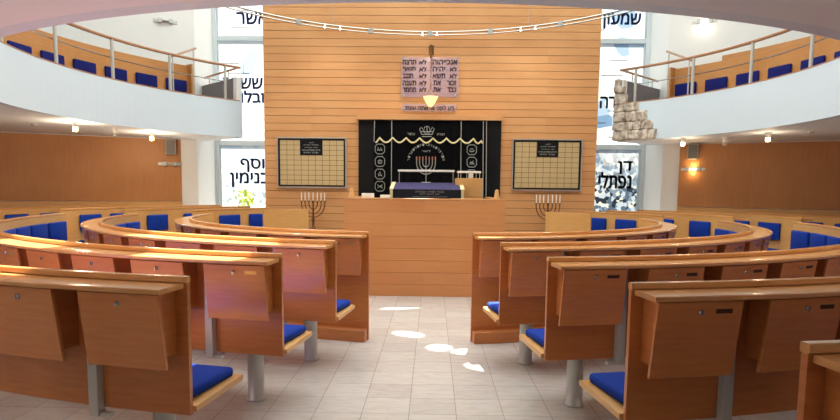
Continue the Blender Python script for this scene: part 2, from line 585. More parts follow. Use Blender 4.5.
def text_mesh(s, cx, cz, w, h, depth=0.006, rtl=True, bold=0.0):
    """upright lettering in the local XZ plane, facing -Y, fitted to a w x h box round (cx, cz)"""
    cu = bpy.data.curves.new('lettering', 'FONT')
    cu.body = '\n'.join(l[::-1] for l in s.split('\n')) if rtl else s
    cu.size = 1.0
    cu.extrude = 0.01
    cu.resolution_u = 3
    cu.align_x = 'RIGHT' if rtl else 'CENTER'
    o = bpy.data.objects.new('lettering', cu)
    COL.objects.link(o)
    dg = bpy.context.evaluated_depsgraph_get()
    dg.update()
    me = bpy.data.meshes.new_from_object(o.evaluated_get(dg))
    bpy.data.objects.remove(o)
    bpy.data.curves.remove(cu)
    # rebuild the letters from their outlines (side walls), so that every glyph is filled correctly
    edges = set()
    for p in me.polygons:
        if abs(p.normal.z) < 0.5:
            top = [i for i in p.vertices if me.vertices[i].co.z > 0]
            if len(top) == 2:
                edges.add(tuple(sorted(top)))
    ids, pts, key = {}, [], {}
    def idx(i):
        if i not in ids:
            c = me.vertices[i].co
            k = (round(c.x, 5), round(c.y, 5))
            if k not in key:
                key[k] = len(pts); pts.append(Vector(k))
            ids[i] = key[k]
        return ids[i]
    es = [(idx(i), idx(j)) for i, j in edges]
    es = [e for e in es if e[0] != e[1]]
    bpy.data.meshes.remove(me)
    vs, ve, fs = mathutils.geometry.delaunay_2d_cdt(pts, es, [], 0, 1e-6)[:3]

    def inside(f):
        px_ = sum(vs[i].x for i in f) / len(f); py_ = sum(vs[i].y for i in f) / len(f)
        hit = False
        for i, j in es:
            a, b = pts[i], pts[j]
            if (a.y > py_) != (b.y > py_) and px_ < a.x + (py_ - a.y) / (b.y - a.y) * (b.x - a.x):
                hit = not hit
        return hit
    fs = [list(f) for f in fs if inside(f)]
    xs = [v.x for v in vs]; ys = [v.y for v in vs]
    x0, x1, y0, y1 = min(xs), max(xs), min(ys), max(ys)
    co = [(cx - w / 2 + (v.x - x0) / max(1e-6, x1 - x0) * w, cz - h / 2 + (v.y - y0) / max(1e-6, y1 - y0) * h) for v in vs]
    bm = bmesh.new()
    d = bold * h
    for dx, dz in ([(0, 0)] if bold <= 0 else [(0, 0), (d, 0), (-d, 0), (0, d), (0, -d)]):
        fr = [bm.verts.new((x + dx, -depth, z + dz)) for x, z in co]
        bk = [bm.verts.new((x + dx, 0, z + dz)) for x, z in co]
        count = {}
        for f in fs:
            bm.faces.new([fr[i] for i in f])
            bm.faces.new([bk[i] for i in reversed(f)])
            for i, j in zip(f, f[1:] + f[:1]):
                e = tuple(sorted((i, j)))
                count[e] = count.get(e, 0) + 1
        for (i, j), n_ in count.items():
            if n_ == 1:
                bm.faces.new((fr[i], fr[j], bk[j], bk[i]))
    bmesh.ops.recalc_face_normals(bm, faces=bm.faces)
    me = bpy.data.meshes.new('lettering')
    bm.to_mesh(me)
    bm.free()
    return me


def text_obj(name, s, cx, cz, w, h, material, parent, loc=None, depth=0.006, rot=None, bold=0.0):
    me = text_mesh(s, cx, cz, w, h, depth, True, bold)
    me.name = name
    me.materials.clear()
    me.materials.append(material)
    return place(name, me, parent, loc, rot)


# ------------------------------------------------------------------ the hall's shell
WINY = 14.7
WALLS = [(-5.2, WINY), (-5.2, 13.55), (-8.55, 11.85), (-9.9, 9.0), (-9.9, -0.5), (-7.5, -3.0)]


def wall_strip(bm, pts, z0, z1, th=0.25):
    """an upright wall along pts; the wall's thickness lies away from the hall centre"""
    c = Vector((0, CY, 0))
    pts = [Vector((x, y, 0)) for x, y in pts]
    offs = []
    for i, p in enumerate(pts):
        n = Vector((0, 0, 0))
        for a, b in ((i - 1, i), (i, i + 1)):
            if a < 0 or b >= len(pts):
                continue
            d = (pts[b] - pts[a]).normalized()
            m_ = Vector((d.y, -d.x, 0))
            if m_.dot((pts[a] + pts[b]) / 2 - c) < 0:
                m_ = -m_
            n += m_
        offs.append(p + n.normalized() * th)
    rows = []
    for p, q in zip(pts, offs):
        rows.append([bm.verts.new((p.x, p.y, z0)), bm.verts.new((p.x, p.y, z1)), bm.verts.new((q.x, q.y, z1)), bm.verts.new((q.x, q.y, z0))])
    for a, b in zip(rows, rows[1:]):
        for j in range(4):
            bm.faces.new((a[j], a[(j + 1) % 4], b[(j + 1) % 4], b[j]))
    bm.faces.new(rows[0])
    bm.faces.new(rows[-1])


ROOF = 8.0
bm = bmesh.new(); box(bm, -10.5, 10.5, -3.6, 15, -0.2, 0)
struct('floor', bm, M['floor'])
for s, nm in ((-1, 'left'), (1, 'right')):
    pts = [(x * -s, y) for x, y in WALLS]
    bm = bmesh.new()
    if s < 0:
        # high side windows let the daylight in behind the left gallery
        wall_strip(bm, pts[:4], 0, ROOF)
        wall_strip(bm, [pts[3], (pts[3][0], 6.2)], 0, ROOF)
        wall_strip(bm, [(pts[3][0], 6.2), (pts[3][0], 0.2)], 0, 3.7)
        wall_strip(bm, [(pts[3][0], 6.2), (pts[3][0], 0.2)], 7.3, ROOF)
        wall_strip(bm, [(pts[3][0], 0.2), pts[4], pts[5]], 0, ROOF)
    else:
        wall_strip(bm, pts, 0, ROOF)
    struct('wall_' + nm, bm, M['white'])
    # panelling of the lower side wall
    a, b_ = Vector((-5.51, 13.39)), Vector((-8.52, 11.865))
    d = (b_ - a).normalized()
    nrm = Vector((d.y, -d.x)) * (1 if Vector((d.y, -d.x)).dot(Vector((0, 9)) - a) > 0 else -1)
    path = [a + nrm * 0.03, b_ + nrm * 0.03, Vector((-9.84, 9.0)), Vector((-9.84, 1.0))]
    bm = bmesh.new(); wall_strip(bm, [(-s * p.x, p.y) for p in path], 1.14, 2.49, 0.028)
    struct('wall_panelling_' + nm, bm, M['sidewood'])
    bm = bmesh.new(); wall_strip(bm, [(-s * (p + nrm * 0.05).x, (p + nrm * 0.05).y) for p in path[:2]] + [(-s * p.x, p.y) for p in (Vector((-9.78, 9)), Vector((-9.78, 1.0)))], 0.0, 1.13, 0.07)
    struct('trim_dado_' + nm, bm, M['palewood'])
bm = bmesh.new(); box(bm, -7.6, 7.6, -3.25, -3.0, 0, ROOF)
struct('wall_rear', bm, M['white'])
bm = bmesh.new(); box(bm, -2.9, 2.9, WINY, WINY + 0.25, 0, ROOF)
struct('wall_back', bm, M['white'])

# high side window (behind the left gallery, beside the camera)
bm = bmesh.new()
for y in (0.23, 2.2, 4.2, 6.17):
    box(bm, -10.1, -10.0, y - 0.03, y + 0.03, 3.7, 7.3)
for z in (3.73, 7.27):
    box(bm, -10.1, -10.0, 0.2, 6.2, z - 0.03, z + 0.03)
struct('window_3', bm, M['satin'])
bm = bmesh.new(); box(bm, -10.06, -10.04, 0.2, 6.2, 3.7, 7.3)
struct('window_3_glass', bm, M['clear'])

# roof with a round roof light over the middle of the hall
LX, LY, LR = 0.0, 8.5, 5.6
bm = bmesh.new()
n = 48
inner, outer = [], []
for k in range(n):
    a = 2 * math.pi * k / n
    inner.append((LX + LR * math.cos(a), LY + LR * math.sin(a)))
    c, s_ = math.cos(a), math.sin(a)
    tx = (10.6 / abs(c)) if abs(c) > 1e-6 else 1e9
    ty = ((15.0 - LY) if s_ > 0 else (LY + 3.6)) / abs(s_) if abs(s_) > 1e-6 else 1e9
    q = min(tx, ty)
    outer.append((LX + q * c, LY + q * s_))
vi = [[bm.verts.new((x, y, z)) for x, y in inner] for z in (ROOF, ROOF + 0.3)]
vo = [[bm.verts.new((x, y, z)) for x, y in outer] for z in (ROOF, ROOF + 0.3)]
for k in range(n):
    k2 = (k + 1) % n
    bm.faces.new((vi[0][k], vi[0][k2], vo[0][k2], vo[0][k]))
    bm.faces.new((vi[1][k], vi[1][k2], vo[1][k2], vo[1][k]))
    bm.faces.new((vi[0][k], vi[0][k2], vi[1][k2], vi[1][k]))
    bm.faces.new((vo[0][k], vo[0][k2], vo[1][k2], vo[1][k]))
struct('ceiling', bm, M['white'])
bm = bmesh.new(); bm.faces.new([bm.verts.new((LX + (LR + 0.005) * math.cos(2 * math.pi * k / 64), LY + (LR + 0.005) * math.sin(2 * math.pi * k / 64), ROOF + 0.1)) for k in range(64)])
struct('window_4', bm, M['rooflight'])  # out of view; its clear spots are shaped for the sunbeams

# the slatted front wall
SL, SR = at(264.0, 110, 12.2).x, at(598.0, 110, 12.2).x
bm = bmesh.new(); box(bm, SL + 0.01, SR - 0.01, 12.225, 12.45, 0, 5.8)
struct('wall_front_core', bm, M['gap'])
zj = at(300, 30.6, 12.2).z
PITCHZ = 0.1505
k0 = -int(zj / PITCHZ)
bm = bmesh.new()
z = zj + k0 * PITCHZ
while z < 5.7:
    box(bm, SL, SR, 12.2, 12.235, max(0, z + 0.004), z + PITCHZ - 0.004)
    z += PITCHZ
o = struct('wall_front', bm, M['slat'])
# board tone follows each board: shift the object's origin onto a joint
off = zj % PITCHZ
for v in o.data.vertices:
    v.co.z -= off
o.location.z = off

# ------------------------------------------------------------------ stained glass windows
def window(name, px_edge, x_in, x_out, material, words):
    root = bpy.data.objects.new(name, None)
    COL.objects.link(root)
    root['kind'] = 'structure'
    root.location = ((x_in + x_out) / 2, WINY, 0)
    L = lambda x: x - root.location.x
    lo, hi = sorted((x_in, x_out))
    z1 = at(px_edge, 143 if px_edge < 420 else 147.5, WINY).z
    z2 = at(px_edge, 38.5 if px_edge < 420 else 41.5, WINY).z
    bm = bmesh.new()
    for x in (lo + 0.04, hi - 0.04):
        box(bm, L(x) - 0.06, L(x) + 0.06, -0.06, 0.06, 0, 7.9)
    for z in (0.5, z1, z2, 7.4):
        box(bm, L(lo) + 0.08, L(hi) - 0.08, -0.05, 0.05, z - 0.055, z + 0.055)
    edge_in = (lo + 0.12) if px_edge < 420 else (hi - 0.12)
    box(bm, L(edge_in) - 0.012, L(edge_in) + 0.012, -0.025, 0.025, 0.5, 7.4)
    finish('window_frame', bm, M['frame'], root)
    bm = bmesh.new()
    vs = [bm.verts.new(c) for c in ((L(lo) + 0.07, 0, 0.4), (L(hi) - 0.07, 0, 0.4), (L(hi) - 0.07, 0, 7.5), (L(lo) + 0.07, 0, 7.5))]
    bm.faces.new(vs)
    finish('art_glass', bm, material, root)
    # slender leading between the panes
    bm = bmesh.new()
    rr = random.Random(5 if px_edge < 420 else 6)
    for k in range(12):
        z = 2.7 + k * 0.36 + rr.uniform(-0.1, 0.1)
        xa = rr.uniform(lo + 0.1, hi - 0.6)
        box(bm, L(xa), L(xa) + rr.uniform(0.3, 0.55), -0.010, 0.010, z - 0.004, z + 0.004)
        xv = rr.uniform(lo + 0.15, hi - 0.15)
        box(bm, L(xv) - 0.004, L(xv) + 0.004, -0.010, 0.010, z, z + rr.uniform(0.3, 0.9))
    finish('leading', bm, M['steel'], root)
    for s, xa, xb, ya, yb, mt in words:
        p, q = at(xa, yb, WINY - 0.02), at(xb, ya, WINY - 0.02)
        text_obj('lettering', s, L((p.x + q.x) / 2), (p.z + q.z) / 2, q.x - p.x, q.z - p.z, M[mt], root, (0, -0.012, 0), 0.012, None, 0.035)
    return root


window('window_1', 222, -5.19, -2.9, M['glass_left'], [
    ('אשר', 236.7, 267, 12.5, 24, 'letterblue'), ('יששכר', 223, 265.5, 78, 88.5, 'letterblue'),
    ('זבלון', 236, 265, 91, 106, 'letterblue'), ('יוסף', 241, 268, 159, 172, 'letterblue'),
    ('בנימין', 230.6, 269, 173, 187, 'letterblue')])
window('window_2', 640, 2.9, 5.19, M['glass_right'], [
    ('שמעון', 602, 641, 13.5, 28.5, 'letterblue'), ('יהודה', 600, 634, 97, 108, 'letterdark'),
    ('דן', 618, 632.5, 161.5, 174, 'letterdark'), ('נפתלי', 598.5, 631.5, 172.5, 188, 'letterdark')])
# a bush outside, seen low through the left glass
rr = random.Random(3)
bm = bmesh.new()
for k in range(420):
    a, b2 = rr.uniform(0, 6.28), rr.uniform(-1, 1)
    q = rr.uniform(0.3, 1) ** 0.5
    c = Vector((-4.45 + 0.75 * q * math.cos(a) * math.sqrt(1 - b2 * b2), 16.1 + 0.6 * q * math.sin(a) * math.sqrt(1 - b2 * b2), 1.0 + 0.75 * q * b2))
    d = Vector((rr.uniform(-1, 1), rr.uniform(-1, 1), rr.uniform(-1, 1))).normalized()
    e = d.orthogonal().normalized()
    f = d.cross(e)
    vs = [bm.verts.new(c + d * 0.09), bm.verts.new(c + e * 0.035), bm.verts.new(c - d * 0.09), bm.verts.new(c - e * 0.035)]
    bm.faces.new(vs)
tube(bm, [(-4.45, 16.1, -0.2), (-4.45, 16.1, 1.0)], 0.04)
tag(finish('garden_bush', bm, M['foliage']), 'yellow green bush outside behind the lower left stained window', 'bush')

# ------------------------------------------------------------------ horseshoe gallery
GR, GZ, GT = 5.55, 2.51, 3.27
TIP = 134.3


def wall_dist(a):
    """how far the outer wall stands from the hall centre in direction a"""
    d = P(a, 1.0) - Vector((0, CY, 0))
    best = 30.0
    poly = [Vector((x, y)) for x, y in WALLS]
    poly = poly + [Vector((-x, y)) for x, y in reversed(WALLS)]
    o = Vector((0, CY))
    dd = Vector((d.x, d.y))
    for p, q in zip(poly, poly[1:]):
        e = q - p
        den = dd.x * e.y - dd.y * e.x
        if abs(den) < 1e-9:
            continue
        w_ = p - o
        tt = (w_.x * e.y - w_.y * e.x) / den
        u = (w_.x * dd.y - w_.y * dd.x) / den
        if tt > 0 and -1e-6 <= u <= 1 + 1e-6:
            best = min(best, tt)
    return best


bm = bmesh.new()
sweep(bm, lambda a: [(GR + 0.131, GZ), (GR + 0.131, 2.93), (wall_dist(a) - 0.01, 2.93), (wall_dist(a) - 0.01, GZ)], -TIP, TIP, 1.5)
struct('ceiling_gallery', bm, M['soffit'])
bm = bmesh.new()
sweep(bm, [(GR, GZ), (GR, GT), (GR + 0.13, GT), (GR + 0.13, GZ)], -TIP, TIP, 1.5)
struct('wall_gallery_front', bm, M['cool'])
# thin wooden capping of the gallery front
for s, nm in ((-1, 'left'), (1, 'right')):
    bm = bmesh.new()
    sweep(bm, rounded(GR - 0.005, GR + 0.135, GT, GT + 0.02, 0.004), s * 62, s * (TIP - 0.3), 1.5)
    struct('trim_gallery_' + nm, bm, M['rail'])
    # end parapet of the gallery, higher than the front
    e = P(s * TIP, 1.0) - Vector((0, CY, 0))
    rot = math.atan2(e.y, e.x)
    bm = bmesh.new()
    box(bm, GR, GR + 0.26, -0.02 if s < 0 else -0.10, 0.10 if s < 0 else 0.02, GZ, 3.76)
    box(bm, GR + 0.26, wall_dist(TIP) - 0.05, -0.02 if s < 0 else -0.10, 0.10 if s < 0 else 0.02, 2.93, 3.76)
    struct('wall_gallery_end_' + nm, bm, M['white'], loc=(0, CY, 0), rot=rot)
    bm = bmesh.new()
    box(bm, GR + 0.14, wall_dist(TIP) - 0.05, 0.101 if s < 0 else -0.115, 0.115 if s < 0 else -0.101, 2.94, 3.75)
    struct('wall_gallery_lining_' + nm, bm, M['grey'], loc=(0, CY, 0), rot=rot)
    # second step of the gallery
    bm = bmesh.new()
    sweep(bm, [(6.86, 2.93), (6.86, 3.2), (7.35, 3.2), (7.35, 2.93)], s * 75, s * 124, 2)
    struct('floor_gallery_step_' + nm, bm, M['grey'])

# gallery railings
for s, nm in ((-1, 'left'), (1, 'right')):
    posts_px = (3, 57, 113, 170, 225) if s < 0 else (636, 693, 751, 810)
    angs = [ang(at_r(p, 70, GR + 0.06)) for p in posts_px]
    if s > 0:
        angs = angs + [abs(ang(at_r(3, 70, GR + 0.06)))]
    angs = sorted(angs, key=abs)
    angs = [s * 62.5, s * 70.5] + angs
    root = empty('gallery_railing', P(s * 100, GR, GT), 'curved wooden handrail on steel posts along the %s gallery front' % (nm), 'railing', 'gallery railings')
    off = root.location
    for a in angs:
        bm = bmesh.new()
        p = P(a, GR + 0.065, GT + 0.015) - off
        tube(bm, [p, p + Vector((0, 0, 0.68))], 0.028, 10)
        finish('post', bm, M['satin'], root, smooth=True)
    bm = bmesh.new()
    sweep(bm, rounded(GR + 0.035, GR + 0.095, 3.955, 4.0, 0.012), s * 61, s * (TIP + 0.2), 1.5, off)
    finish('handrail', bm, M['rail'], root)
    bm = bmesh.new()
    pts = [P(s * (61 + k * 1.5), GR + 0.10, 3.66) - off for k in range(int((TIP - 61) / 1.5))]
    tube(bm, pts, 0.011, 6)
    finish('middle_rail', bm, M['chrome'], root)
    # short rail running back over the end parapet and one across the steps
    bm = bmesh.new()
    p0 = P(s * TIP, GR + 0.05, 3.98) - off
    p1 = P(s * (TIP - 0.6), 7.1, 3.93) - off
    tube(bm, [p0, p1], 0.024, 8)
    finish('end_handrail', bm, M['rail'], root, smooth=True)
    for f in (0.3, 0.85):
        bm = bmesh.new()
        q = p0.lerp(p1, f)
        tube(bm, [q, q - Vector((0, 0, 0.24))], 0.014, 6)
        finish('end_rail_post', bm, M['satin'], root)
    bm = bmesh.new()
    p0 = Vector((s * 5.05, 11.9, 3.97)) - off
    p1 = Vector((s * 5.10, 13.35, 4.46)) - off
    tube(bm, [p0, p1], 0.024, 8)
    finish('step_handrail', bm, M['rail'], root, smooth=True)
    for f in (0.1, 0.9):
        bm = bmesh.new()
        q = p0.lerp(p1, f)
        tube(bm, [q, Vector((q.x, q.y, 2.94 - off.z))], 0.014, 6)
        finish('step_rail_post', bm, M['satin'], root)

# rough stone on the right gallery corner (one mass of masonry)
rr = random.Random(21)
bm = bmesh.new()


def rock(bm, c, sx, sy, sz, mtx):
    vs = box(bm, -sx / 2, sx / 2, -sy / 2, sy / 2, -sz / 2, sz / 2, min(sx, sz) * 0.17)
    for v in vs:
        if v.is_valid:
            v.co += Vector((rr.uniform(-1, 1), rr.uniform(-1, 1), rr.uniform(-1, 1))) * 0.014
    bmesh.ops.transform(bm, matrix=mtx @ Matrix.Translation(c), verts=[v for v in vs if v.is_valid])


# along the gallery front (s grows away from the tip), each course with its own length
courses = [(0.20, 0.84), (0.17, 0.76), (0.21, 0.60), (0.18, 0.42), (0.21, 0.10), (0.15, 0.06), (0.14, 0.0)]
z = GZ + 0.0
for i, (hh, ln) in enumerate(courses):
    s_ = -0.05
    while s_ < ln:
        w_ = rr.uniform(0.16, 0.31)
        if s_ + w_ > ln + 0.09:
            w_ = max(0.10, ln + 0.06 - s_)
        a = TIP - math.degrees((s_ + w_ / 2) / GR)
        c = P(a, GR - 0.01 - rr.uniform(0, 0.04), z + hh / 2)
        mt = Matrix.Translation(c) @ Matrix.Rotation(R_(a + 180), 4, 'Z')
        rock(bm, Vector((0, 0, 0)), w_ - 0.008, 0.20, hh - 0.006, mt)
        s_ += w_
    # the return round the corner
    r0 = GR + 0.02
    while r0 < GR + 0.30:
        w_ = rr.uniform(0.15, 0.24)
        c = P(TIP - 0.1, r0 + w_ / 2, z + hh / 2)
        mt = Matrix.Translation(c) @ Matrix.Rotation(R_(TIP + 90), 4, 'Z')
        rock(bm, Vector((0, 0, 0)), w_ - 0.008, 0.11, hh - 0.006, mt)
        r0 += w_
    z += hh
tag(finish('stone_cladding', bm, M['stone']), 'rough limestone blocks built round the corner of the right gallery', 'stonework')

# ------------------------------------------------------------------ shared pew pieces
def cushion_mesh(name, w, d, h, soft, material):
    bm = bmesh.new()
    box(bm, -w / 2, w / 2, -d / 2, d / 2, -h / 2, h / 2, soft)
    bmesh.ops.recalc_face_normals(bm, faces=bm.faces)
    me = bpy.data.meshes.new(name)
    bm.to_mesh(me); bm.free()
    for p in me.polygons:
        p.use_smooth = True
    me.materials.append(material)
    return me


BACKC = cushion_mesh('back_cushion', 0.47, 0.05, 0.29, 0.018, M['blue'])
SEATC = cushion_mesh('seat_cushion', 0.50, 0.40, 0.055, 0.02, M['blue'])
GALC = cushion_mesh('back_cushion', 0.47, 0.05, 0.36, 0.018, M['bluedark'])


def carcass_mesh():
    """book box under the ledge: two tapered cheeks and a floor; local y points away from the pew"""
    bm = bmesh.new()
    for x in (-0.17, 0.17):
        t_ = 0.009
        pr = [(0.0, 0.70), (0.108, 0.70), (0.150, 1.009), (0.0, 1.009)]
        a = [bm.verts.new((x - t_, y, z)) for y, z in pr]
        b = [bm.verts.new((x + t_, y, z)) for y, z in pr]
        for j in range(4):
            bm.faces.new((a[j], a[(j + 1) % 4], b[(j + 1) % 4], b[j]))
        bm.faces.new(a); bm.faces.new(b)
    box(bm, -0.161, 0.161, 0.0, 0.106, 0.70, 0.715)
    bmesh.ops.recalc_face_normals(bm, faces=bm.faces)
    me = bpy.data.meshes.new('book_box')
    bm.to_mesh(me); bm.free()
    me.materials.append(M['pew'])
    return me


def flap_mesh():
    bm = bmesh.new()
    box(bm, -0.206, 0.206, 0.0, 0.018, -0.355, 0.0, 0.003)
    tilt = math.atan2(0.044, 0.32)
    bmesh.ops.transform(bm, matrix=Matrix.Translation((0, 0.152, 1.006)) @ Matrix.Rotation(tilt * -1, 4, 'X'), verts=bm.verts)
    bmesh.ops.recalc_face_normals(bm, faces=bm.faces)
    me = bpy.data.meshes.new('flap')
    bm.to_mesh(me); bm.free()
    me.materials.append(M['flap'])
    return me


TILT = -math.atan2(0.044, 0.32)


def on_flap(x, z, out=0.018):
    """a point on the flap's face, in the book box's frame"""
    return Matrix.Translation((0, 0.152, 1.006)) @ Matrix.Rotation(TILT, 4, 'X') @ Vector((x, out, z))


def small(name, fn, material):
    bm = bmesh.new(); fn(bm)
    bmesh.ops.recalc_face_normals(bm, faces=bm.faces)
    me = bpy.data.meshes.new(name)
    bm.to_mesh(me); bm.free()
    me.materials.append(material)
    return me


FM = Matrix.Translation((0, 0.152, 1.006)) @ Matrix.Rotation(TILT, 4, 'X')


def lock_fn(bm):
    lathe(bm, [(0.0, 0), (0.013, 0), (0.013, 0.006), (0.009, 0.012), (0.0, 0.013)], 12, mtx=FM @ Matrix.Translation((0, 0.018, -0.045)) @ Matrix.Rotation(R_(-90), 4, 'X'))
    box(bm, -0.003, 0.003, 0.029, 0.034, -0.058, -0.036, mtx=FM)


def plate_fn(bm):
    box(bm, -0.155, -0.075, 0.0175, 0.0205, -0.055, -0.033, 0.0012, mtx=FM)


CARC = carcass_mesh()
FLAP = flap_mesh()
LOCK = small('lock', lock_fn, M['chrome'])
PLATE = small('name_plate', plate_fn, M['brass'])
PLATED = small('name_plate', plate_fn, M['darkplate'])


def bracket_fn(bm):
    box(bm, -0.027, 0.027, 0.0, 0.045, 0.365, 1.009, 0.004)
    box(bm, 0.027, 0.085, 0.0, 0.035, 0.365, 0.385)
    lathe(bm, [(0.006, 0), (0.006, 0.004), (0, 0.005)], 10, mtx=Matrix.Translation((0, 0.045, 0.62)) @ Matrix.Rotation(R_(-90), 4, 'X'))


def bracket_fn_r(bm):
    box(bm, -0.027, 0.027, 0.0, 0.045, 0.365, 1.009, 0.004)
    box(bm, -0.085, -0.027, 0.0, 0.035, 0.365, 0.385)
    lathe(bm, [(0.006, 0), (0.006, 0.004), (0, 0.005)], 10, mtx=Matrix.Translation((0, 0.045, 0.62)) @ Matrix.Rotation(R_(-90), 4, 'X'))


# local x runs towards smaller |angle| on the left, larger on the right (x = (-cos a, -sin a))
BRK = {-1: small('bracket', bracket_fn_r, M['satin']), 1: small('bracket', bracket_fn, M['satin'])}


def column_fn(bm):
    lathe(bm, [(0.066, 0.0), (0.066, 0.012), (0.056, 0.016), (0.055, 0.395), (0.075, 0.397), (0.075, 0.405)], 24)


COLM = small('support_column', column_fn, M['satin'])
for p in COLM.polygons:
    p.use_smooth = len(p.vertices) == 4


def pew(label, group, side, Rr, a0, a1, pitch=0.565, boxes=True, floor_panel=False, seats=True, columns=True, plates=None, first_seat=0.35, cat='pew', name='pew', ledge=True):
    am = side * (a0 + a1) / 2
    root = empty(name, P(am, Rr, 0), label, cat, group)
    off = root.location.copy()
    deg = math.degrees
    A = lambda s_: a0 + deg(s_ / Rr)
    length = R_(a1 - a0) * Rr
    bm = bmesh.new()
    sweep(bm, rounded(Rr - 0.025, Rr, 0.0 if floor_panel else 0.40, 1.034 if ledge else 1.065, 0.004), side * a0, side * a1, 2.0, off)
    finish('back_panel', bm, M['pew' if boxes else 'palewood'], root)
    if ledge:
        bm = bmesh.new()
        sweep(bm, rounded(Rr + 0.001, Rr + 0.185, 1.010, 1.034, 0.005), side * (a0 + deg((0.015 if boxes else 0) / Rr)), side * a1, 2.0, off)
        finish('book_ledge', bm, M['ledge'], root)
        # capping lip along the top of the panel
        bm = bmesh.new()
        sweep(bm, rounded(Rr - 0.032, Rr + 0.004, 1.0345, 1.065, 0.004), side * a0, side * a1, 2.0, off)
        finish('capping_lip', bm, M['ledge'], root)
    if boxes:
        bm = bmesh.new()
        sweep(bm, [(Rr - 0.030, 0.46), (Rr - 0.0255, 0.46), (Rr - 0.0255, 1.034), (Rr - 0.030, 1.034)], side * (a0 + 0.1), side * (a1 - 0.1), 2.0, off)
        finish('inner_lining', bm, M['palewood'], root)
    if seats:
        bm = bmesh.new()
        sweep(bm, [(Rr - 0.50, 0.425), (Rr - 0.50, 0.445), (Rr - 0.49, 0.452), (Rr - 0.026, 0.440), (Rr - 0.026, 0.412), (Rr - 0.49, 0.420)], side * (a0 - deg(0.018 / Rr)), side * (a1 - 0.2), 2.0, off)
        finish('seat_plank', bm, M['palewood'], root)
        n_ = int((length - first_seat - 0.25) / pitch) + 1
        if boxes:                                   # seats fill the pew from end to end
            n_ = round((length - 0.64) / pitch) + 1
            pitch = (length - 0.64) / (n_ - 1)
        for k in range(n_):
            a = side * A(first_seat + pitch * k)
            c = P(a, Rr - 0.064, 0.80) - off
            place('back_cushion', BACKC, root, c, R_(a + 180))
            place('seat_cushion', SEATC, root, P(side * A(first_seat - 0.06 + pitch * k), Rr - 0.275, 0.474) - off, R_(side * A(first_seat - 0.06 + pitch * k) + 180))
        if columns:
            for k in range(0, n_, 4):
                a = side * A(0.335 + pitch * k)
                place('support_column', COLM, root, P(a, Rr - 0.265, 0.0) - off, R_(a + 180))
            if n_ % 4 != 1:
                a = side * A(length - 0.3)
                place('support_column', COLM, root, P(a, Rr - 0.265, 0.0) - off, R_(a + 180))
    if floor_panel:
        bm = bmesh.new()
        sweep(bm, rounded(Rr + 0.001, Rr + 0.10, 0.0, 0.115, 0.004), side * (a0 + 0.2), side * a1, 2.0, off)
        finish('plinth', bm, M['pew'], root)
    if boxes:
        n_ = int((length - 0.04) / 0.545)
        for k in range(n_):
            a = side * A(0.240 + 0.545 * k)
            b = place('book_box', CARC, root, P(a, Rr - 0.004, 0) - off, R_(a + 180))
            place('flap', FLAP, b)
            place('lock', LOCK, b)
            if plates == 'all' or (plates and k in plates):
                place('name_plate', PLATED if side > 0 else PLATE, b)
        if not floor_panel:
            for k in range(0, n_, 2):
                a = side * A(0.497 + 0.545 * k)
                place('bracket', BRK[side], root, P(a, Rr - 0.002, 0) - off, R_(a + 180))
    return root


ROWR = [3.30, 4.32, 5.33, 6.36, 7.43]
GAP = [0.500, 0.656, 0.837, 1.022, 1.165]
ordn = ['first', 'second', 'third', 'fourth', 'fifth']
look_l = ['on a floor plinth beside the bimah', 'its end beside the plinth pew',
          'brass plate on its end book box', 'the dark one nearest the camera']
look_r = ['on a floor plinth beside the bimah', 'its end beside the plinth pew',
          'its end between second and fourth rows', 'large with lock and bronze plate', 'cut by the picture edge']
for side, nm in ((-1, 'left'), (1, 'right')):
    looks = look_l if side < 0 else look_r
    for i, lk in enumerate(looks):
        a0 = math.degrees(math.asin(GAP[i] / ROWR[i]))
        a1 = math.degrees(math.acos((CY - (9.2, 8.9, 8.72, 8.8, 8.8)[i]) / ROWR[i]))
        pl = ({2: (0, 4, 7), 1: (3,), 0: (0,)}.get(i) if side < 0 else 'all')
        pew('%s row curved pew %s of aisle, %s' % (ordn[i], nm, lk), 'curved pews along the %s of the aisle' % nm, side, ROWR[i], a0, a1,
            floor_panel=(i == 0), seats=(i > 0), plates=pl)

# far blocks beyond the side passage
for side, nm in ((-1, 'left'), (1, 'right')):
    for i, ybeg, yend, fs, pt in ((1, 10.4, 11.95, 0.86, 0.70), (2, 10.2, 12.75, 0.74, 0.86), (3, 10.1, 13.35, 0.65, 0.68), (4, 10.1, 12.45, 0.36, 0.72)):
        a0 = math.degrees(math.acos((CY - ybeg) / ROWR[i]))
        a1 = math.degrees(math.acos((CY - yend) / ROWR[i]))
        n_ = ['', 'innermost beside the wooden screen', 'second out from the screen', 'third out from the screen', 'outermost along the panelled wall'][i]
        pew('short blue cushioned pew beyond the %s passage, %s' % (nm, n_), 'short pews beyond the side passages', side, ROWR[i], a0, a1,
            boxes=False, first_seat=fs, pitch=pt)
    a0 = math.degrees(math.acos((CY - 10.58) / ROWR[0]))
    a1 = math.degrees(math.acos((CY - 11.40) / ROWR[0]))
    pew('plain low curved wooden screen in front of the %s menorah and slatted wall' % nm, 'wooden screens beside the bimah', side, ROWR[0], a0, a1,
        boxes=False, floor_panel=True, seats=False, cat='screen', name='wooden_screen', ledge=False)

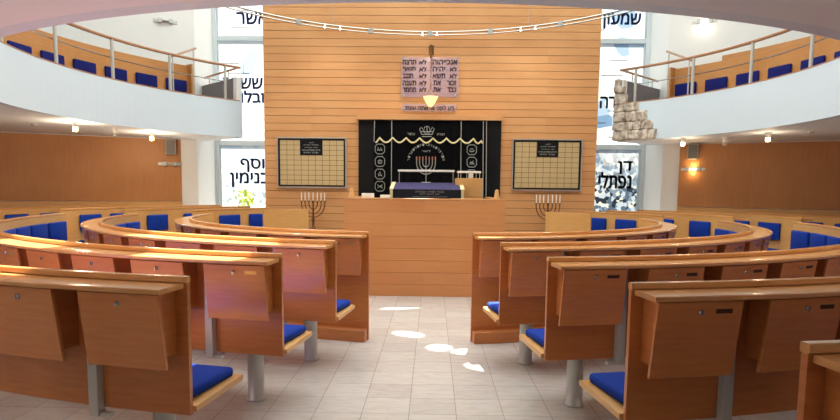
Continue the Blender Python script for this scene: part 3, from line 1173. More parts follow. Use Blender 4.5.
# gallery benches
for side, nm in ((-1, 'left'), (1, 'right')):
    root = empty('gallery_bench', P(side * 105, 6.6, 2.93), 'long curved wooden bench with dark blue cushions on the %s gallery' % nm, 'bench', 'gallery benches')
    off = root.location.copy()
    e0, e1 = 62, 128.2
    bm = bmesh.new(); sweep(bm, rounded(6.60, 6.63, 2.93, 4.04, 0.004), side * e0, side * e1, 2, off)
    finish('back_panel', bm, M['galwood'], root)
    bm = bmesh.new(); sweep(bm, rounded(6.12, 6.60, 3.35, 3.38, 0.004), side * e0, side * e1, 2, off)
    finish('seat_plank', bm, M['galwood'], root)
    bm = bmesh.new(); sweep(bm, rounded(6.45, 6.82, 2.93, 4.06, 0.006), side * (e1 - 0.0), side * (e1 + 0.35), 2, off)
    finish('end_panel', bm, M['galwood'], root)
    px = ((17, 33), (40.5, 66), (72.5, 97), (103.5, 128), (134, 157), (165, 187))
    a_list = [abs(ang(at_r((p + q) / 2, 70, 6.56))) for p, q in px[1:]]
    st = (max(a_list) - min(a_list)) / (len(a_list) - 1)
    for k in range(-4, len(a_list)):
        a = side * (min(a_list) + st * k)
        if abs(a) > e0 + 3:
            place('back_cushion', GALC, root, P(a, 6.56, 3.53) - off, R_(a + 180))
    root2 = empty('gallery_bench', P(side * 100, 7.3, 3.2), 'higher second bench panel rising behind the cushioned %s gallery bench' % nm, 'bench', 'rear gallery benches')
    off = root2.location.copy()
    bm = bmesh.new(); sweep(bm, rounded(7.28, 7.31, 3.2, 4.30 if side > 0 else 4.12, 0.004), side * 80, side * 123, 2, off)
    finish('back_panel', bm, M['galwood'], root2)
    bm = bmesh.new(); sweep(bm, rounded(6.90, 7.28, 3.56, 3.59, 0.004), side * 80, side * 123, 2, off)
    finish('seat_plank', bm, M['galwood'], root2)

# ------------------------------------------------------------------ bimah
BY = 8.15
bx0, bx1 = at(344.3, 250, BY).x, at(504.3, 250, BY).x
bz = at(424, 198.6, BY).z
root = empty('bimah', ((bx0 + bx1) / 2, BY, 0), 'boxed wooden bimah with plain boarded front in the middle of the hall', 'bimah')
bc = root.location.x
hw = (bx1 - bx0) / 2
bm = bmesh.new()
nb = 8
bh = (bz - 0.02) / nb
for k in range(nb):
    box(bm, -hw, hw, 0.0, 0.03, k * bh + 0.0015, (k + 1) * bh - 0.0015)
box(bm, -hw + 0.005, hw - 0.005, 0.012, 0.05, 0.002, bz - 0.03)
finish('front_panel', bm, M['bimah'], root)
for s in (-1, 1):
    bm = bmesh.new()
    box(bm, s * hw - (0.05 if s > 0 else 0), s * hw + (0.05 if s < 0 else 0), 0.051, 2.2, 0, bz - 0.02)
    finish('side_panel', bm, M['bimah'], root)
bm = bmesh.new()
box(bm, -hw, hw, -0.004, 0.10, bz - 0.019, bz, 0.004)
for s in (-1, 1):
    box(bm, s * hw - (0.1 if s > 0 else 0), s * hw + (0.1 if s < 0 else 0), 0.10, 2.2, bz - 0.019, bz)
finish('top_cap', bm, M['bimah'], root)
bm = bmesh.new(); box(bm, -hw + 0.052, hw - 0.052, 0.052, 2.2, 0, 0.42)
finish('platform', bm, M['palewood'], root)
bm = bmesh.new(); box(bm, -hw + 0.06, -hw + 0.62, 0.11, 0.36, bz - 0.02, bz + 0.0)
box(bm, hw - 0.72, hw - 0.1, 0.11, 0.36, bz - 0.02, bz + 0.0)
finish('inner_shelf', bm, M['palewood'], root)

# reading table with velvet cover
TY = 8.75
tx0, tx1 = at(391.5, 190, TY).x, at(462.5, 190, TY).x
tc_ = (tx0 + tx1) / 2
tw = (tx1 - tx0) / 2
zf, zb = at(426, 189.3, TY).z, at(426, 182.6, TY + 0.55).z
root = empty('reading_table', (tc_, TY, 0.42), 'sloped reading table under a navy velvet cover on the bimah', 'table')
bm = bmesh.new()
for s in (-1, 1):
    box(bm, s * (tw - 0.08) - 0.03, s * (tw - 0.08) + 0.03, 0.06, 0.50, 0, zf - 0.46)
box(bm, -tw + 0.05, tw - 0.05, 0.26, 0.30, 0.1, zf - 0.47)
finish('stand', bm, M['palewood'], root)


def sloped(bm, x0, x1, y0, y1, za, zb_, th):
    vs = []
    for x in (x0, x1):
        for y, z in ((y0, za), (y1, zb_), (y1, zb_ - th), (y0, za - th)):
            vs.append(bm.verts.new((x, y, z)))
    for j in range(4):
        bm.faces.new((vs[j], vs[(j + 1) % 4], vs[4 + (j + 1) % 4], vs[4 + j]))
    bm.faces.new(vs[:4]); bm.faces.new(vs[4:])


bm = bmesh.new(); sloped(bm, -tw, tw, 0, 0.56, zf - 0.425, zb - 0.425, 0.03)
finish('sloped_top', bm, M['palewood'], root)
cl = empty('velvet_cover', (tc_, TY, 0), 'navy velvet cover with gold edge and embroidered lines over the reading table', 'cloth')
bm = bmesh.new(); sloped(bm, -tw - 0.004, tw + 0.004, -0.012, 0.57, zf + 0.0, zb + 0.0, 0.0045)
finish('top_cloth', bm, M['navy'], cl)
fz0, fz1 = at(426, 202, TY).z, zf - 0.006
bm = bmesh.new()
nx = 40
fr = []
for i in range(nx + 1):
    x = -tw + 2 * tw * i / nx
    w_ = 0.006 * math.sin(i * 1.1)
    fr.append([bm.verts.new((x, -0.014 + (w_ if z == fz0 else 0) - d, z)) for z, d in ((fz0, 0.008), (fz1, 0.0), (fz1, 0.006 - 0.012), (fz0, 0.0))])
for a, b in zip(fr, fr[1:]):
    for j in range(4):
        bm.faces.new((a[j], a[(j + 1) % 4], b[(j + 1) % 4], b[j]))
bm.faces.new(fr[0]); bm.faces.new(fr[-1])
finish('front_drop', bm, M['navyfront'], cl)
for s in (-1, 1):
    bm = bmesh.new(); sloped(bm, s * tw - 0.028, s * tw + 0.028, -0.03, 0.57, zf + 0.006, zb + 0.006, 0.012)
    box(bm, s * tw - 0.02, s * tw + 0.02, -0.034, -0.028, fz0, zf)
    finish('gold_fringe', bm, M['gold'], cl)
lines = [('כבוד תורה ועבודה', 0.5), ('עץ חיים היא', 0.34), ('למחזיקים בה ותומכיה מאושר', 0.62)]
for k, (s_, w_) in enumerate(lines):
    text_obj('embroidered_line', s_, 0.04, fz1 - 0.03 - 0.036 * k, w_ * tw * 1.6, 0.022, M['silver'], cl, (0, -0.028, 0), 0.004)

# reading lamps: a slim bar on two thin posts
def bar_lamp(label, xa, xb, yb, yt, Y, zbase):
    p, q = at(xa, yt, Y), at(xb, yt, Y)
    r_ = empty('reading_lamp', ((p.x + q.x) / 2, Y, zbase), label, 'lamp', 'reading lamps on the bimah')
    w_ = (q.x - p.x) / 2
    zt = p.z - zbase
    for s in (-1, 1):
        bm = bmesh.new(); tube(bm, [(s * (w_ - 0.02), 0, 0), (s * (w_ - 0.02), 0, zt)], 0.006, 8)
        finish('post', bm, M['steel'], r_)
    bm = bmesh.new(); box(bm, -w_, w_, -0.03, 0.03, zt, zt + 0.03, 0.006)
    finish('lamp_bar', bm, M['paper'], r_)


bar_lamp('slim white lamp bar on two posts above the velvet covered reading table', 398, 454.5, 184, 171.6, TY + 0.52, zb - 0.02)
LYY = 9.1
lx0, lx1 = at(455.5, 190, LYY).x, at(482.5, 190, LYY).x
lz = at(469, 178.2, LYY).z
root = empty('lectern', ((lx0 + lx1) / 2, LYY, 0.42), 'pale wooden box lectern on the bimah right of the velvet table', 'lectern')
lw = (lx1 - lx0) / 2
bm = bmesh.new(); box(bm, -lw, lw, 0, 0.02, 0, lz - 0.42, 0.003)
finish('front_panel', bm, M['palewood'], root)
for s in (-1, 1):
    bm = bmesh.new(); box(bm, s * lw - (0.02 if s > 0 else 0), s * lw + (0.02 if s < 0 else 0), 0.021, 0.4, 0, lz - 0.42)
    finish('side_panel', bm, M['palewood'], root)
bm = bmesh.new(); box(bm, -lw + 0.021, lw - 0.021, 0.021, 0.4, lz - 0.50, lz - 0.47)
finish('desk_top', bm, M['palewood'], root)
bar_lamp('short white lamp bar standing on the wooden box lectern', 457, 481, 178, 173.0, LYY + 0.15, lz - 0.47 + 0.42)
p = at(471, 176, LYY + 0.2)
bm = bmesh.new(); box(bm, -0.035, 0.035, -0.012, 0.012, 0, p.z + 0.04 - (lz - 0.05), 0.004)
tag(finish('prayer_book', bm, M['paper'], None, (p.x, LYY + 0.24, lz - 0.05)), 'small white book standing upright on the wooden lectern', 'book')
# papers and books on the left shelf of the bimah
for xa, xb, ya, yb, lb, cat, nm in ((362, 373.5, 193.4, 197.6, 'thick white book lying at the left end of the bimah shelf', 'book', 'prayer_book'),
                                   (380.5, 390, 195.0, 197.8, 'low stack of white paper between the book and the velvet table', 'paper', 'paper_stack')):
    p, q = at(xa, yb, BY + 0.2), at(xb, ya, BY + 0.2)
    bm = bmesh.new(); box(bm, -(q.x - p.x) / 2, (q.x - p.x) / 2, -0.07, 0.07, 0, max(0.02, q.z - bz), 0.004)
    tag(finish(nm, bm, M['paper'], None, ((p.x + q.x) / 2, BY + 0.22, bz + 0.001)), lb, cat)
for px, lb in ((351.8, 'small tapered wooden finial on the left end of the bimah'), (496.6, 'small tapered wooden finial on the right end of the bimah')):
    p = at(px, 199, BY + 0.06)
    bm = bmesh.new(); lathe(bm, [(0.045, 0), (0.045, 0.02), (0.034, 0.04), (0.026, 0.10), (0.022, 0.125), (0.0, 0.135)], 20)
    tag(finish('finial', bm, M['palewood'], None, (p.x, BY + 0.052, bz), smooth=True), lb, 'finial', 'bimah finials')

# ------------------------------------------------------------------ ark, curtain and wall pieces on the slatted wall
AY = 12.14
ax0, ax1 = at(358.5, 150, AY).x, at(501, 150, AY).x
az = at(430, 120.3, AY).z
ac = (ax0 + ax1) / 2
root = empty('torah_ark', (ac, 12.19, 0), 'black framed ark with wooden lintel set in the slatted wall', 'ark')
bm = bmesh.new(); box(bm, ax0 - ac, ax1 - ac, -0.04, 0.0, 0.0, az)
finish('black_surround', bm, M['black'], root)
hz = at(430, 114.6, 12.05).z
bm = bmesh.new(); box(bm, at(356.5, 118, 12.05).x - ac, at(503, 118, 12.05).x - ac, -0.13, 0.0, az, hz, 0.003)
finish('lintel', bm, M['slat'], root)
KY = 12.10
cu = empty('ark_curtain', (ac, KY, 0), 'black velvet ark curtain embroidered with crown, menorah and medallions', 'curtain')
kx0, kx1 = at(374, 150, KY).x - ac, at(487, 150, KY).x - ac
bm = bmesh.new()
n = 120
rows = []
for i in range(n + 1):
    x = kx0 + (kx1 - kx0) * i / n
    w_ = 0.008 * math.sin(i * 0.5) * (0.4 + 0.6 * math.sin(i * 0.13) ** 2)
    rows.append([bm.verts.new((x, w_, az - 0.005)), bm.verts.new((x, w_ * 1.4, 0.6)), bm.verts.new((x, w_ * 1.4 + 0.02, 0.6)), bm.verts.new((x, w_ + 0.02, az - 0.005))])
for a, b in zip(rows, rows[1:]):
    for j in range(4):
        bm.faces.new((a[j], a[(j + 1) % 4], b[(j + 1) % 4], b[j]))
bm.faces.new(rows[0]); bm.faces.new(rows[-1])
finish('velvet', bm, M['velvet'], cu, smooth=True)
FY = -0.024


def cp(px, py):
    p = at(px, py, KY + FY)
    return Vector((p.x - ac, FY, p.z))


def stroke(name, lines, r, material, parent=cu):
    bm = bmesh.new()
    for l in lines:
        tube(bm, [cp(*q) for q in l], r, 6)
    return finish(name, bm, material, parent)


# scalloped gold braid, drooping between points
pts = []
xs = [375.5, 379.5, 392.8, 406.2, 419.6, 433, 446.4, 460.0, 473.5, 482.5]
for a, b in zip(xs, xs[1:]):
    for k in range(7):
        f = k / 7.0
        full = b - a > 8
        dip = math.sin(math.pi * f) if full else (math.sin(math.pi * (0.5 + 0.5 * f)) if a < 400 else math.sin(math.pi * 0.5 * f))
        pts.append((a + (b - a) * f, 138.2 + (a - 430) * 0.011 + 4.8 * dip))
pts.append((482.5, 143.4))
bm = bmesh.new()
tube(bm, [cp(*q) + Vector((0, -0.004, 0)) for q in pts], 0.017, 8)
finish('scalloped_braid', bm, M['gold'], cu)
for xa, ya, yb in ((374.6, 120.6, 142), (391.8, 120.6, 199), (461.2, 121, 199), (483.4, 121, 199), (486.6, 121, 199)):
    stroke('vertical_braid', [[(xa, ya), (xa - 0.3, (ya + yb) / 2), (xa - 0.6, yb)]], 0.008, M['silver'])


def octo(cx, cy, w_, h_):
    c = 0.55
    return [(cx - w_ * c, cy - h_), (cx + w_ * c, cy - h_), (cx + w_, cy - h_ * c), (cx + w_, cy + h_ * c), (cx + w_ * c, cy + h_), (cx - w_ * c, cy + h_), (cx - w_, cy + h_ * c), (cx - w_, cy - h_ * c), (cx - w_ * c, cy - h_)]


emb = [
    [[(-2.6, 2), (-1.8, -2), (-0.4, 2), (0.6, -1.5), (2.4, 2)], [(-2, 0.8), (2.2, 1.2)]],
    [[(-1.5, 1.8), (-2, -0.5), (0, -1.8), (2, -0.5), (1.5, 1.8), (-1.5, 1.8)], [(0, -1.8), (0, 1.8)]],
    [[(-0.8, 2.2), (-1.6, 0.5), (0.2, -2.2), (0.8, 0.4), (2, 2.2)], [(-1.2, 1.2), (1.4, 1.2)]],
    [[(-2.6, -1.6), (-0.6, 0.2), (2.4, -1.4)], [(-2.4, 1.8), (-0.6, 0.2), (2.6, 2)], [(1.2, 0.2), (2.4, -0.2)]],
    [[(-2.6, 0.6), (0, 2.2), (2.6, 0.6)], [(-1.6, -0.8), (1.6, -0.8)], [(-2, 1.6), (2, 1.6)]],
    [[(-2.4, 1.8), (2.4, 1.8)], [(-1.4, -1), (-0.4, 0.8), (1.6, -1.4)], [(-2, 0.6), (1.8, 0.8)]],
    [[(-1.6, -1.8), (1.6, -0.6), (-1.4, 0.8), (2, 1.8)]],
    [[(-1.6, 1.8), (-1.6, -1.2), (1.6, -1.2), (1.6, 1.8), (-1.6, 1.8)], [(0, -1.2), (0, 1.8)]],
]
med = [(379.9, 149), (379.9, 161.5), (379.9, 174), (379.9, 186.2), (471.8, 149.8), (471.8, 162.2), (471.5, 174.8), (471.3, 187.2)]
for (cx, cy), ls in zip(med, emb):
    stroke('medallion', [octo(cx, cy, 4.7, 4.9)] + [[(cx + x, cy + y) for x, y in l] for l in ls], 0.0065, M['silver'])
# crown
crown = [[(421.6, 134.4), (432.2, 134.4)], [(422, 136.6), (431.8, 136.6)], [(421.6, 134.4), (419.6, 129), (421.4, 127.2), (423.6, 130.6), (424.6, 127.2), (427, 126.2), (429.2, 127.2), (430.2, 130.6), (432.4, 127.2), (434.2, 129), (432.2, 134.4)],
         [(423.6, 130.6), (425.4, 134)], [(427, 126.2), (427, 134)], [(430.2, 130.6), (428.4, 134)], [(421, 131.6), (433, 131.6)]]
stroke('crown', crown, 0.0075, M['silver'])
for s_, xa, xb, y in (('כתר', 407.5, 414.8, 134), ('תורה', 437.2, 444.5, 134.4)):
    p, q = cp(xa, y), cp(xb, y)
    text_obj('embroidered_word', s_, (p.x + q.x) / 2, p.z, q.x - p.x, 0.042, M['silver'], cu, (0, FY, 0), 0.006)
# menorah emblem
mc = 426.0
ml = [[(mc, 156), (mc, 182)], [(mc - 4.5, 182.4), (mc + 4.5, 182.4)]]
for k in (3.2, 6.4, 9.4):
    ml.append([(mc - k + (k * (1 - math.cos(t_))) * 0 if False else mc - k * math.cos(t_), 163 + (k * 1.2) * math.sin(t_)) for t_ in [i * math.pi / 12 for i in range(13)]])
    for s in (-1, 1):
        ml.append([(mc + s * k, 163.2), (mc + s * k, 157)])
stroke('menorah_emblem', ml, 0.0085, M['silver'])
stroke('menorah_flames', [[(mc + k, 156.6), (mc + k, 160.0)] for k in (-9.4, -6.4, -3.2, 0, 3.2, 6.4, 9.4)], 0.014, M['copper'])
# arched inscription above the menorah
letters = 'אורזרועלצדיקולישריל'
for i, ch in enumerate(letters):
    f = i / (len(letters) - 1)
    th = R_(172 - 164 * (1 - f)) if False else R_(12 + 156 * f)
    px, py = 426 + 18.0 * math.cos(th), 163.5 - 19.0 * math.sin(th)
    p = cp(px, py)
    o = text_obj('embroidered_letter', ch, 0, 0, 0.036, 0.046, M['silver'], cu, (p.x, FY, p.z), 0.006)
    o.rotation_euler = (0, -(math.pi / 2 - th) * -1, 0)
p, q = cp(422, 151), cp(430.5, 151)
text_obj('embroidered_word', 'לישר', (p.x + q.x) / 2, p.z, q.x - p.x, 0.04, M['silver'], cu, (0, FY, 0), 0.006)

# memorial boards
for xa, xb, ya, yb, side, tx in ((277.2, 346.2, 137.6, 187.4, 'left', (299.8, 322)), (511.6, 583, 139.4, 190.4, 'right', (537, 559))):
    Yb = 12.14
    p, q = at(xa, yb, Yb), at(xb, ya, Yb)
    root = empty('memorial_board', ((p.x + q.x) / 2, 12.198, (p.z + q.z) / 2), 'framed board of brass name plaques on the slatted wall %s of the ark' % side, 'plaque board', 'memorial boards')
    w_, h_ = (q.x - p.x) / 2, (q.z - p.z) / 2

    def ring(bm, wo, ho, t_, y0, y1):
        for x0, x1, z0, z1 in ((-wo, wo, ho - t_, ho), (-wo, wo, -ho, -ho + t_), (-wo, -wo + t_, -ho + t_, ho - t_), (wo - t_, wo, -ho + t_, ho - t_)):
            box(bm, x0, x1, y0, y1, z0, z1)
    bm = bmesh.new(); ring(bm, w_, h_, 0.018, -0.05, 0)
    finish('silver_frame', bm, M['steel'], root)
    bm = bmesh.new(); ring(bm, w_ - 0.03, h_ - 0.03, 0.022, -0.042, 0)
    finish('black_inner_frame', bm, M['black'], root)
    iw, ih = w_ - 0.053, h_ - 0.053
    bm = bmesh.new(); box(bm, -iw, iw, -0.02, -0.001, -ih, ih)
    finish('backing', bm, M['darkplate'], root)
    bm = bmesh.new()
    nc, nr = 9, 9
    for i in range(nc):
        for j in range(nr):
            x0, z0 = -iw + 2 * iw * i / nc, -ih + 2 * ih * j / nr
            box(bm, x0 + 0.004, x0 + 2 * iw / nc - 0.004, -0.026, -0.020, z0 + 0.004, z0 + 2 * ih / nr - 0.004)
    finish('plaque_grid', bm, M['plaque'], root)
    pa, pb = at(tx[0], ya + 17.5, Yb), at(tx[1], ya + 2.3, Yb)
    cx, cz = (pa.x + pb.x) / 2 - root.location.x, (pa.z + pb.z) / 2 - root.location.z
    tp = finish('title_plate', (lambda bm: (box(bm, cx - (pb.x - pa.x) / 2, cx + (pb.x - pa.x) / 2, -0.034, -0.027, cz - (pb.z - pa.z) / 2, cz + (pb.z - pa.z) / 2), bm)[1])(bmesh.new()), M['black'], root)
    for k, (s_, ww) in enumerate((('לזכר', 0.1), ('נשמות יקירינו', 0.3), ('חברי הקהילה', 0.26), ('תהיינה נשמותיהם צרורות', 0.36), ('בצרור החיים', 0.3))):
        text_obj('title_lettering', s_, cx, cz + 0.10 - 0.05 * k, ww, 0.026, M['silver'], tp, (0, -0.0345, 0), 0.003)

# ten commandments tablet of frosted acrylic
Yt = 12.12
p, q = at(401, 97, Yt), at(459, 57.3, Yt)
root = empty('commandments_tablet', ((p.x + q.x) / 2, 12.198, (p.z + q.z) / 2), 'frosted tablet of ten Hebrew commandments on the wall above the ark', 'tablet')
w_, h_ = (q.x - p.x) / 2, (q.z - p.z) / 2
bm = bmesh.new(); box(bm, -w_, w_, -0.085, -0.07, -h_, h_, 0.003)
finish('acrylic_panel', bm, M['acrylic'], root)
for sx in (-1, 1):
    for sz in (-1, 1):
        bm = bmesh.new(); lathe(bm, [(0.012, 0), (0.012, 0.09), (0.0, 0.092)], 10, mtx=Matrix.Translation((sx * (w_ - 0.06), 0, sz * (h_ - 0.05))) @ Matrix.Rotation(R_(90), 4, 'X'))
        finish('standoff', bm, M['steel'], root)


def tword(s_, xa, xb, y, hpx=4.2, par=root, Y=Yt):
    a, b = at(xa, y, Y), at(xb, y, Y)
    text_obj('lettering', s_, (a.x + b.x) / 2 - par.location.x, a.z - par.location.z, b.x - a.x, hpx * 12.1 / 600, M['ink'], par, (0, -0.086, 0), 0.006, None, 0.04)


ys = [62.2, 69.2, 76, 83, 89.8]
right = [('אנכי', 445.5, 457), ('יהוה', 433, 444.5)], [('לא', 450, 456.5), ('יהיה', 433, 445)], [('לא', 450, 456.5), ('תשא', 433, 445)], [('זכור', 447, 456), ('את', 433.5, 440.5)], [('כבד', 447.5, 456), ('את', 433.5, 440.5)]
left = [('לא', 419.5, 426.3), ('תרצח', 403, 416)], [('לא', 419.5, 426.3), ('תנאף', 403, 415.5)], [('לא', 419.5, 426.3), ('תגנב', 403, 413)], [('לא', 419.5, 426.3), ('תענה', 403, 416)], [('לא', 419.5, 426.3), ('תחמד', 403, 416)]
for y, a, b in zip(ys, right, left):
    for s_, x0, x1 in a + b:
        tword(s_, x0, x1, y)
p, q = at(402, 111.2, Yt), at(456.5, 104.3, Yt)
root = empty('inscription_strip', ((p.x + q.x) / 2, 12.198, (p.z + q.z) / 2), 'narrow frosted strip with one Hebrew line just above the ark lintel', 'sign')
w_, h_ = (q.x - p.x) / 2, (q.z - p.z) / 2
bm = bmesh.new(); box(bm, -w_, w_, -0.085, -0.07, -h_, h_, 0.003)
finish('acrylic_panel', bm, M['acrylic'], root)
for sx in (-1, 1):
    bm = bmesh.new(); lathe(bm, [(0.01, 0), (0.01, 0.09), (0, 0.092)], 10, mtx=Matrix.Translation((sx * (w_ - 0.05), 0, 0)) @ Matrix.Rotation(R_(90), 4, 'X'))
    finish('standoff', bm, M['steel'], root)
text_obj('lettering', 'דע לפני מי אתה עומד', 0, 0, 2 * w_ - 0.1, 0.085, M['ink'], root, (0, -0.086, 0), 0.006, None, 0.04)

# eternal light
EYL = 11.85
pl, pt = at(430.6, 100, EYL), at(430.2, 45.5, EYL)
root = empty('eternal_light', (pl.x, 12.198, pl.z), 'lit glass bowl of the eternal light hanging from a wall arm above the ark', 'lamp')
dy = EYL - 12.198
dz = pt.z - pl.z
bm = bmesh.new(); tube(bm, [(0, 0, dz - 0.02), (0, dy, dz)], 0.014, 8)
box(bm, -0.05, 0.05, -0.012, 0, dz - 0.1, dz + 0.08)
finish('wall_arm', bm, M['bronze'], root)
bm = bmesh.new(); tube(bm, [(0, dy, dz + 0.01), (0, dy, dz - 0.24)], 0.022, 10)
finish('hanger_sleeve', bm, M['bronze'], root)
bm = bmesh.new(); tube(bm, [(0, dy, dz - 0.24), (0, dy, 0.22)], 0.006, 6)
for k in range(3):
    a = 2 * math.pi * k / 3 + 0.4
    tube(bm, [(0, dy, 0.24), (0.13 * math.cos(a), dy + 0.13 * math.sin(a), 0.055)], 0.004, 6)
finish('chain', bm, M['bronze'], root)
bm = bmesh.new(); lathe(bm, [(0.015, -0.14), (0.05, -0.11), (0.10, -0.03), (0.145, 0.06), (0.135, 0.06), (0.09, -0.02), (0.04, -0.095), (0.0, -0.11)], 24, (0, dy, 0))
finish('glass_bowl', bm, M['bowl'], root, smooth=True)
bm = bmesh.new(); lathe(bm, [(0.0, -0.17), (0.02, -0.16), (0.028, -0.135), (0.0, -0.13)], 12, (0, dy, 0))
finish('bottom_knob', bm, M['brass'], root, smooth=True)

# floor menorahs either side
for px, py, lbl in ((313.1, 192.2, 'seven branched floor menorah with white candles under the left memorial board'), (548.0, 194.6, 'seven branched floor menorah with white candles under the right memorial board')):
    Ym = 11.95
    p = at(px, py + 8.5, Ym)
    root = empty('menorah', (p.x, Ym, 0), lbl, 'menorah', 'floor menorahs')
    zt = p.z
    bm = bmesh.new(); lathe(bm, [(0.17, 0), (0.17, 0.02), (0.05, 0.06), (0.025, 0.14), (0.025, 0.62), (0.05, 0.66), (0.022, 0.70), (0.02, zt - 0.42), (0.04, zt - 0.38), (0.02, zt - 0.33), (0.014, zt - 0.05), (0.03, zt - 0.02), (0.03, zt), (0, zt)], 16)
    finish('stem', bm, M['bronze'], root, smooth=True)
    for r_ in (0.085, 0.16, 0.232):
        bm = bmesh.new()
        zc = zt - 0.06
        d_ = min(0.27, r_ * 1.25)
        tube(bm, [(-r_ * math.cos(i * math.pi / 16), 0, zc - d_ * math.sin(i * math.pi / 16)) for i in range(17)], 0.009, 8)
        for s in (-1, 1):
            lathe(bm, [(0.01, zc), (0.01, zt - 0.02), (0.028, zt - 0.012), (0.03, zt), (0, zt)], 12, (s * r_, 0, 0))
        finish('branch', bm, M['bronze'], root, smooth=True)
    for x in (-0.232, -0.16, -0.085, 0, 0.085, 0.16, 0.232):
        bm = bmesh.new(); lathe(bm, [(0.0095, zt), (0.0095, zt + 0.15), (0.004, zt + 0.16), (0.0, zt + 0.17)], 12, (x, 0, 0))
        finish('candle', bm, M['candle'], root, smooth=True)

# curved track light hanging before the slatted wall
tz = 4.42
tp = [at(430, 32.0, 11.5)]
tz = tp[0].z


def at_z(px, py, z):
    d = ray(px, py)
    return EYE + d * ((z - EYE.z) / d.z)


a_, b_, c_ = at_z(268, 14.3, tz), at_z(430, 32.0, tz), at_z(600, 15.0, tz)
# circle through the three points
ax_, ay_, bx_, by_, cx_, cy_ = a_.x, a_.y, b_.x, b_.y, c_.x, c_.y
D_ = 2 * (ax_ * (by_ - cy_) + bx_ * (cy_ - ay_) + cx_ * (ay_ - by_))
ux = ((ax_ ** 2 + ay_ ** 2) * (by_ - cy_) + (bx_ ** 2 + by_ ** 2) * (cy_ - ay_) + (cx_ ** 2 + cy_ ** 2) * (ay_ - by_)) / D_
uy = ((ax_ ** 2 + ay_ ** 2) * (cx_ - bx_) + (bx_ ** 2 + by_ ** 2) * (ax_ - cx_) + (cx_ ** 2 + cy_ ** 2) * (bx_ - ax_)) / D_
ur = math.hypot(ax_ - ux, ay_ - uy)
root = empty('track_light', (b_.x, b_.y, tz), 'long curved steel track light hanging before the slatted front wall', 'lamp')
t0, t1 = math.atan2(ay_ - uy, ax_ - ux), math.atan2(cy_ - uy, cx_ - ux)
ext = 0.22 * (t0 - t1)
arc = [t0 + ext * 0.9 + (t1 - t0 - 2 * ext * 0.9) * i / 48 for i in range(49)]
for dz_, rr_, nm_ in ((0.0, 0.016, 'track_rail'), (-0.055, 0.012, 'track_rail')):
    bm = bmesh.new()
    tube(bm, [(ux + ur * math.cos(t_) - b_.x, uy + ur * math.sin(t_) - b_.y, dz_) for t_ in arc], rr_, 8)
    finish(nm_, bm, M['chrome'], root, smooth=True)


def on_track(px, py):
    q = at_z(px, py, tz)
    t_ = math.atan2(q.y - uy, q.x - ux)
    return Vector((ux + ur * math.cos(t_) - b_.x, uy + ur * math.sin(t_) - b_.y, 0)), t_


for px, py in ((325, 24.2), (340, 26.4), (422.5, 31.8), (437, 31.8), (521, 27.8), (535.5, 25.8)):
    v, t_ = on_track(px, py)
    bm = bmesh.new(); lathe(bm, [(0.0, 0.0), (0.016, 0.0), (0.028, -0.04), (0.03, -0.06), (0.0, -0.058)], 14, (v.x, v.y, 0.015), )
    h = finish('spot_head', bm, M['chrome'], root, smooth=True)
    bm = bmesh.new(); lathe(bm, [(0.0, -0.06), (0.026, -0.062), (0.018, -0.075), (0.0, -0.08)], 14, (v.x, v.y, 0.015), )
    finish('bulb', bm, M['tracklamp'], h, smooth=True)
for px, py in ((371, 29.5), (430, 32), (491, 30.5), (300, 19.5), (560, 22)):
    v, t_ = on_track(px, py)
    bm = bmesh.new(); box(bm, -0.045, 0.045, -0.022, 0.022, -0.075, 0.02, 0.004, mtx=Matrix.Translation(v) @ Matrix.Rotation(t_ + math.pi / 2, 4, 'Z'))
    finish('track_clip', bm, M['steel'], root)
for px, py in ((333, 25.5), (529, 27)):
    v, t_ = on_track(px, py)
    bm = bmesh.new(); tube(bm, [v, v + Vector((0, 0, ROOF - tz))], 0.004, 6)
    finish('hanging_wire', bm, M['silver'], root)

# ------------------------------------------------------------------ wall lamps, speakers, soffit spots
wa, wb = Vector((-5.2, 13.55)), Vector((-8.55, 11.85))


def on_side_wall(px, py, side, inset=0.0):
    d = ray(px, py)
    p0 = Vector((-side * wa.x, wa.y)); p1 = Vector((-side * wb.x, wb.y))
    e = (p1 - p0).normalized()
    nn = Vector((e.y, -e.x))
    if nn.dot(Vector((0, CY)) - p0) < 0:
        nn = -nn
    p0 = p0 + nn * inset
    tt = (p0 - Vector((EYE.x, EYE.y))).dot(nn) / Vector((d.x, d.y)).dot(nn)
    q = EYE + d * tt
    return q, math.atan2(-nn.x, nn.y) + math.pi      # local -y points into the hall


